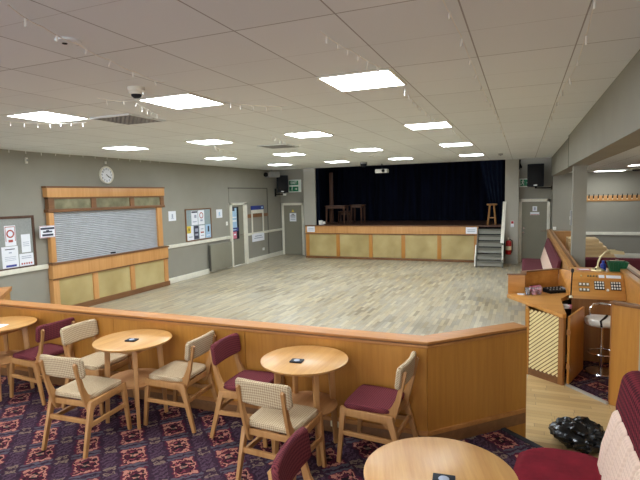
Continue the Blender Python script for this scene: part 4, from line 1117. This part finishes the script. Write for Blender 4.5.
# things on the desk
def cup(label, x, y, tint):
    o = thing('plastic_cup', label, 'cup', (x, y, .862), 0, 'plastic cups on the desk counter')
    B().lathe([(0, 0), (.026, 0), (.036, .10), (.034, .10), (.0245, .004), (0, .004)], seg=20).done('cup', 'glass', o)
    B().lathe([(0, .006), (.0235, .006), (.030, .065), (0, .065)], seg=16).done('contents', tint, o)
cup('clear cup at the left end of the desk counter', .075, 7.06, 'ink_grey'); cup('clear cup with pink contents, front of the pair on the desk', .15, 7.08, 'pink_print'); cup('cup with pinkish contents beside the black mixer', .215, 7.15, 'pink_print')
o = thing('cosmetic_pouch', 'pink and dark rolled pouch lying behind the cups on the counter', 'pouch', (.17, 7.33, .862), .65)
B().pad((0, 0, .042), (.09, .035, .042), .03, None, 5).done('body', 'pink_print', o); B().box(-.08, -.01, .082, .08, .01, .088).done('zip', 'dark_wood', o)
o = thing('business_card', 'small stack of white cards at the left end of the desk counter', 'cards', (-.01, 7.06, .862), .1)
B().box(-.045, -.03, 0, .045, .03, .012, .002).done('cards', 'paper', o); B().box(-.03, -.015, .012, .01, .0, .013).done('print', 'ink_grey', o)
o = thing('audio_mixer', 'black audio mixer lying on the desk counter', 'mixer', (.43, 7.36, .862), .6)
B().prism([(-.08, 0), (.08, 0), (.08, .06), (-.08, .03)], 'x', -.15, .15, .005).done('body', 'black', o)
for i in range(5):
    for j in range(2): B().lathe([(0, 0), (.009, 0), (.008, .014), (0, .014)], seg=10, mtx=Matrix.Translation((-.11+.05*i, -.03+.06*j, .037+.0113*j+.002))).done('knob', 'steel', o)
B().box(.10, -.05, .04, .13, .06, .055).done('fader_strip', 'ink_grey', o)
o = thing('microphone', 'black gooseneck microphone standing on the desk by the console', 'microphone', (.585, 7.02, .862), 0)
B().lathe([(0, 0), (.024, 0), (.022, .015), (.01, .03), (0, .03)], seg=20).done('base', 'cream_plastic', o)
B().tube([(0, 0, .03), (.003, 0, .15), (.008, .01, .27), (.012, .015, .33)], .008, 8).done('stem', 'black', o)
B().lathe([(0, .32), (.013, .325), (.019, .345), (.016, .37), (0, .378)], (.012, .015, 0), 16).done('foam_head', 'black_soft', o)
o = thing('papers', 'loose papers lying in the dark bay beneath the desk counter', 'papers', (.51, 6.92, .74), .4)
B().box(-.04, -.03, 0, .04, .06, .02).box(-.02, -.04, .02, .05, .05, .045).done('sheets', 'paper', o); B().box(.04, -.04, 0, .07, .0, .05).done('carton', 'pink_print', o)
la = thing('desk_lamp', 'brass desk lamp arching over the shelf of the console', 'lamp', (.94, 7.52, 1.155), 0)
B().lathe([(0, 0), (.085, 0), (.08, .018), (.03, .03), (.02, .05), (0, .05)], seg=28).done('base', 'brass', la)
B().tube([(0, 0, .05), (.005, 0, .11), (.03, 0, .18), (.08, 0, .245), (.14, 0, .275), (.20, 0, .275)], .012, 8).done('arm', 'brass', la)
def hs(p): return p
b = B()
for k in range(13):
    a = -PI*.05+PI*1.1*k/12
    pass
prof = [(.055*math.cos(PI*k/10), .055*math.sin(PI*k/10)) for k in range(11)]
prof += [(.05*math.cos(PI*k/10), .05*math.sin(PI*k/10)) for k in range(10, -1, -1)]
b = B()
A_ = [b.bm.verts.new((.14, y, .235+z*.9)) for y, z in prof]; B_ = [b.bm.verts.new((.30, y, .225+z*.7)) for y, z in prof]
nn2 = len(prof)
for i in range(nn2): j = (i+1) % nn2; b.bm.faces.new((A_[i], A_[j], B_[j], B_[i]))
for i in range(10): b.bm.faces.new((A_[i], A_[i+1], A_[nn2-2-i], A_[nn2-1-i])); b.bm.faces.new((B_[i+1], B_[i], B_[nn2-1-i], B_[nn2-2-i]))
b.done('shade', 'brass', la)
B().lathe([(0, 0), (.012, 0), (.012, .02), (0, .02)], (-.03, -.06, .016)).done('switch', 'black', la)
gb = thing('plastic_basket', 'green plastic basket standing on the console shelf', 'basket', (1.165, 7.50, 1.155), .05)
b = B()
def ring(w, dpt, z): return [b.bm.verts.new((sxx*w, syy*dpt, z)) for sxx, syy in ((-1, -1), (1, -1), (1, 1), (-1, 1))]
R = [ring(.085, .06, 0), ring(.115, .085, .125), ring(.122, .092, .128), ring(.108, .078, .125), ring(.08, .055, .006)]
for a, c in zip(R, R[1:]):
    for i in range(4): b.bm.faces.new((a[i], a[(i+1) % 4], c[(i+1) % 4], c[i]))
b.bm.faces.new(R[0][::-1]); b.bm.faces.new(R[-1])
b.done('tub', 'green_basket', gb)
b = B()
for k in range(7): b.bar((-.085+k*.028, -.067, .02), (-.098+k*.033, -.0865, .118), .006, .006)
b.done('ribs', 'green_basket', gb)
o = thing('plastic_bottle', 'small blue bottle between the brass lamp and the green basket', 'bottle', (1.01, 7.56, 1.155))
B().lathe([(0, 0), (.033, 0), (.035, .01), (.035, .08), (.014, .10), (.014, .11), (0, .11)], seg=20).done('body', 'blue_plastic', o)
B().lathe([(.015, .105), (.017, .105), (.017, .13), (0, .13)], seg=16).done('cap', 'blue_plastic', o)
o = thing('leaflet', 'pinkish leaflet lying on the console shelf beside the lamp', 'leaflet', (.78, 7.55, 1.155), .2)
B().box(-.08, -.06, 0, .08, .06, .004).done('sheet', 'pink_print', o); B().box(-.06, -.04, .004, .06, .04, .005).done('print', 'paper', o)
# small wall items at the right
o = thing('wall_switch', 'white switch on the wall beside the right-hand door frame', 'switch', (.815, 16.0, 1.08))
B().box(-.0, -.015, 0, .09, 0, .09, .004).done('plate', 'socket', o); B().box(.03, -.02, .03, .055, -.015, .06).done('rocker', 'white', o)
o = thing('thermostat', 'slim grey box on the left face of the grey column', 'thermostat', (.80, 9.74, 1.62))
B().box(-.03, -.04, 0, 0, .04, .26, .006).done('body', 'cctv', o); B().box(-.034, -.025, .1, -.03, .025, .16).done('dial', 'socket', o)

# ------------------------------------------------------------------ camera and world
H, F = 2.25, 494.0
yaw, pitch, roll = math.radians(22.397), math.radians(5.171), math.radians(-1.325)
f = Vector((-math.sin(yaw)*math.cos(pitch), math.cos(yaw)*math.cos(pitch), -math.sin(pitch)))
r = Vector((math.cos(yaw), math.sin(yaw), 0)); u = r.cross(f)
r2 = r*math.cos(roll)+u*math.sin(roll); u2 = -r*math.sin(roll)+u*math.cos(roll)
cd = bpy.data.cameras.new('camera'); cam = bpy.data.objects.new('camera', cd); COL.objects.link(cam)
cd.sensor_width = 36; cd.lens = F*36/640; cd.clip_start = .05
m = Matrix(((r2.x, u2.x, -f.x, 0), (r2.y, u2.y, -f.y, 0), (r2.z, u2.z, -f.z, H), (0, 0, 0, 1)))
cam.matrix_world = m
sc.camera = cam
w = bpy.data.worlds.new('world'); sc.world = w; w.use_nodes = True
w.node_tree.nodes['Background'].inputs[0].default_value = (.47, .5, .525, 1); w.node_tree.nodes['Background'].inputs[1].default_value = 1.5
sc.view_settings.view_transform = 'Standard'; sc.view_settings.look = 'None'; sc.view_settings.gamma = 1; sc.view_settings.use_curve_mapping = False
sc.view_settings.exposure = 1.68
sc.cycles.max_bounces = 8; sc.cycles.diffuse_bounces = 5
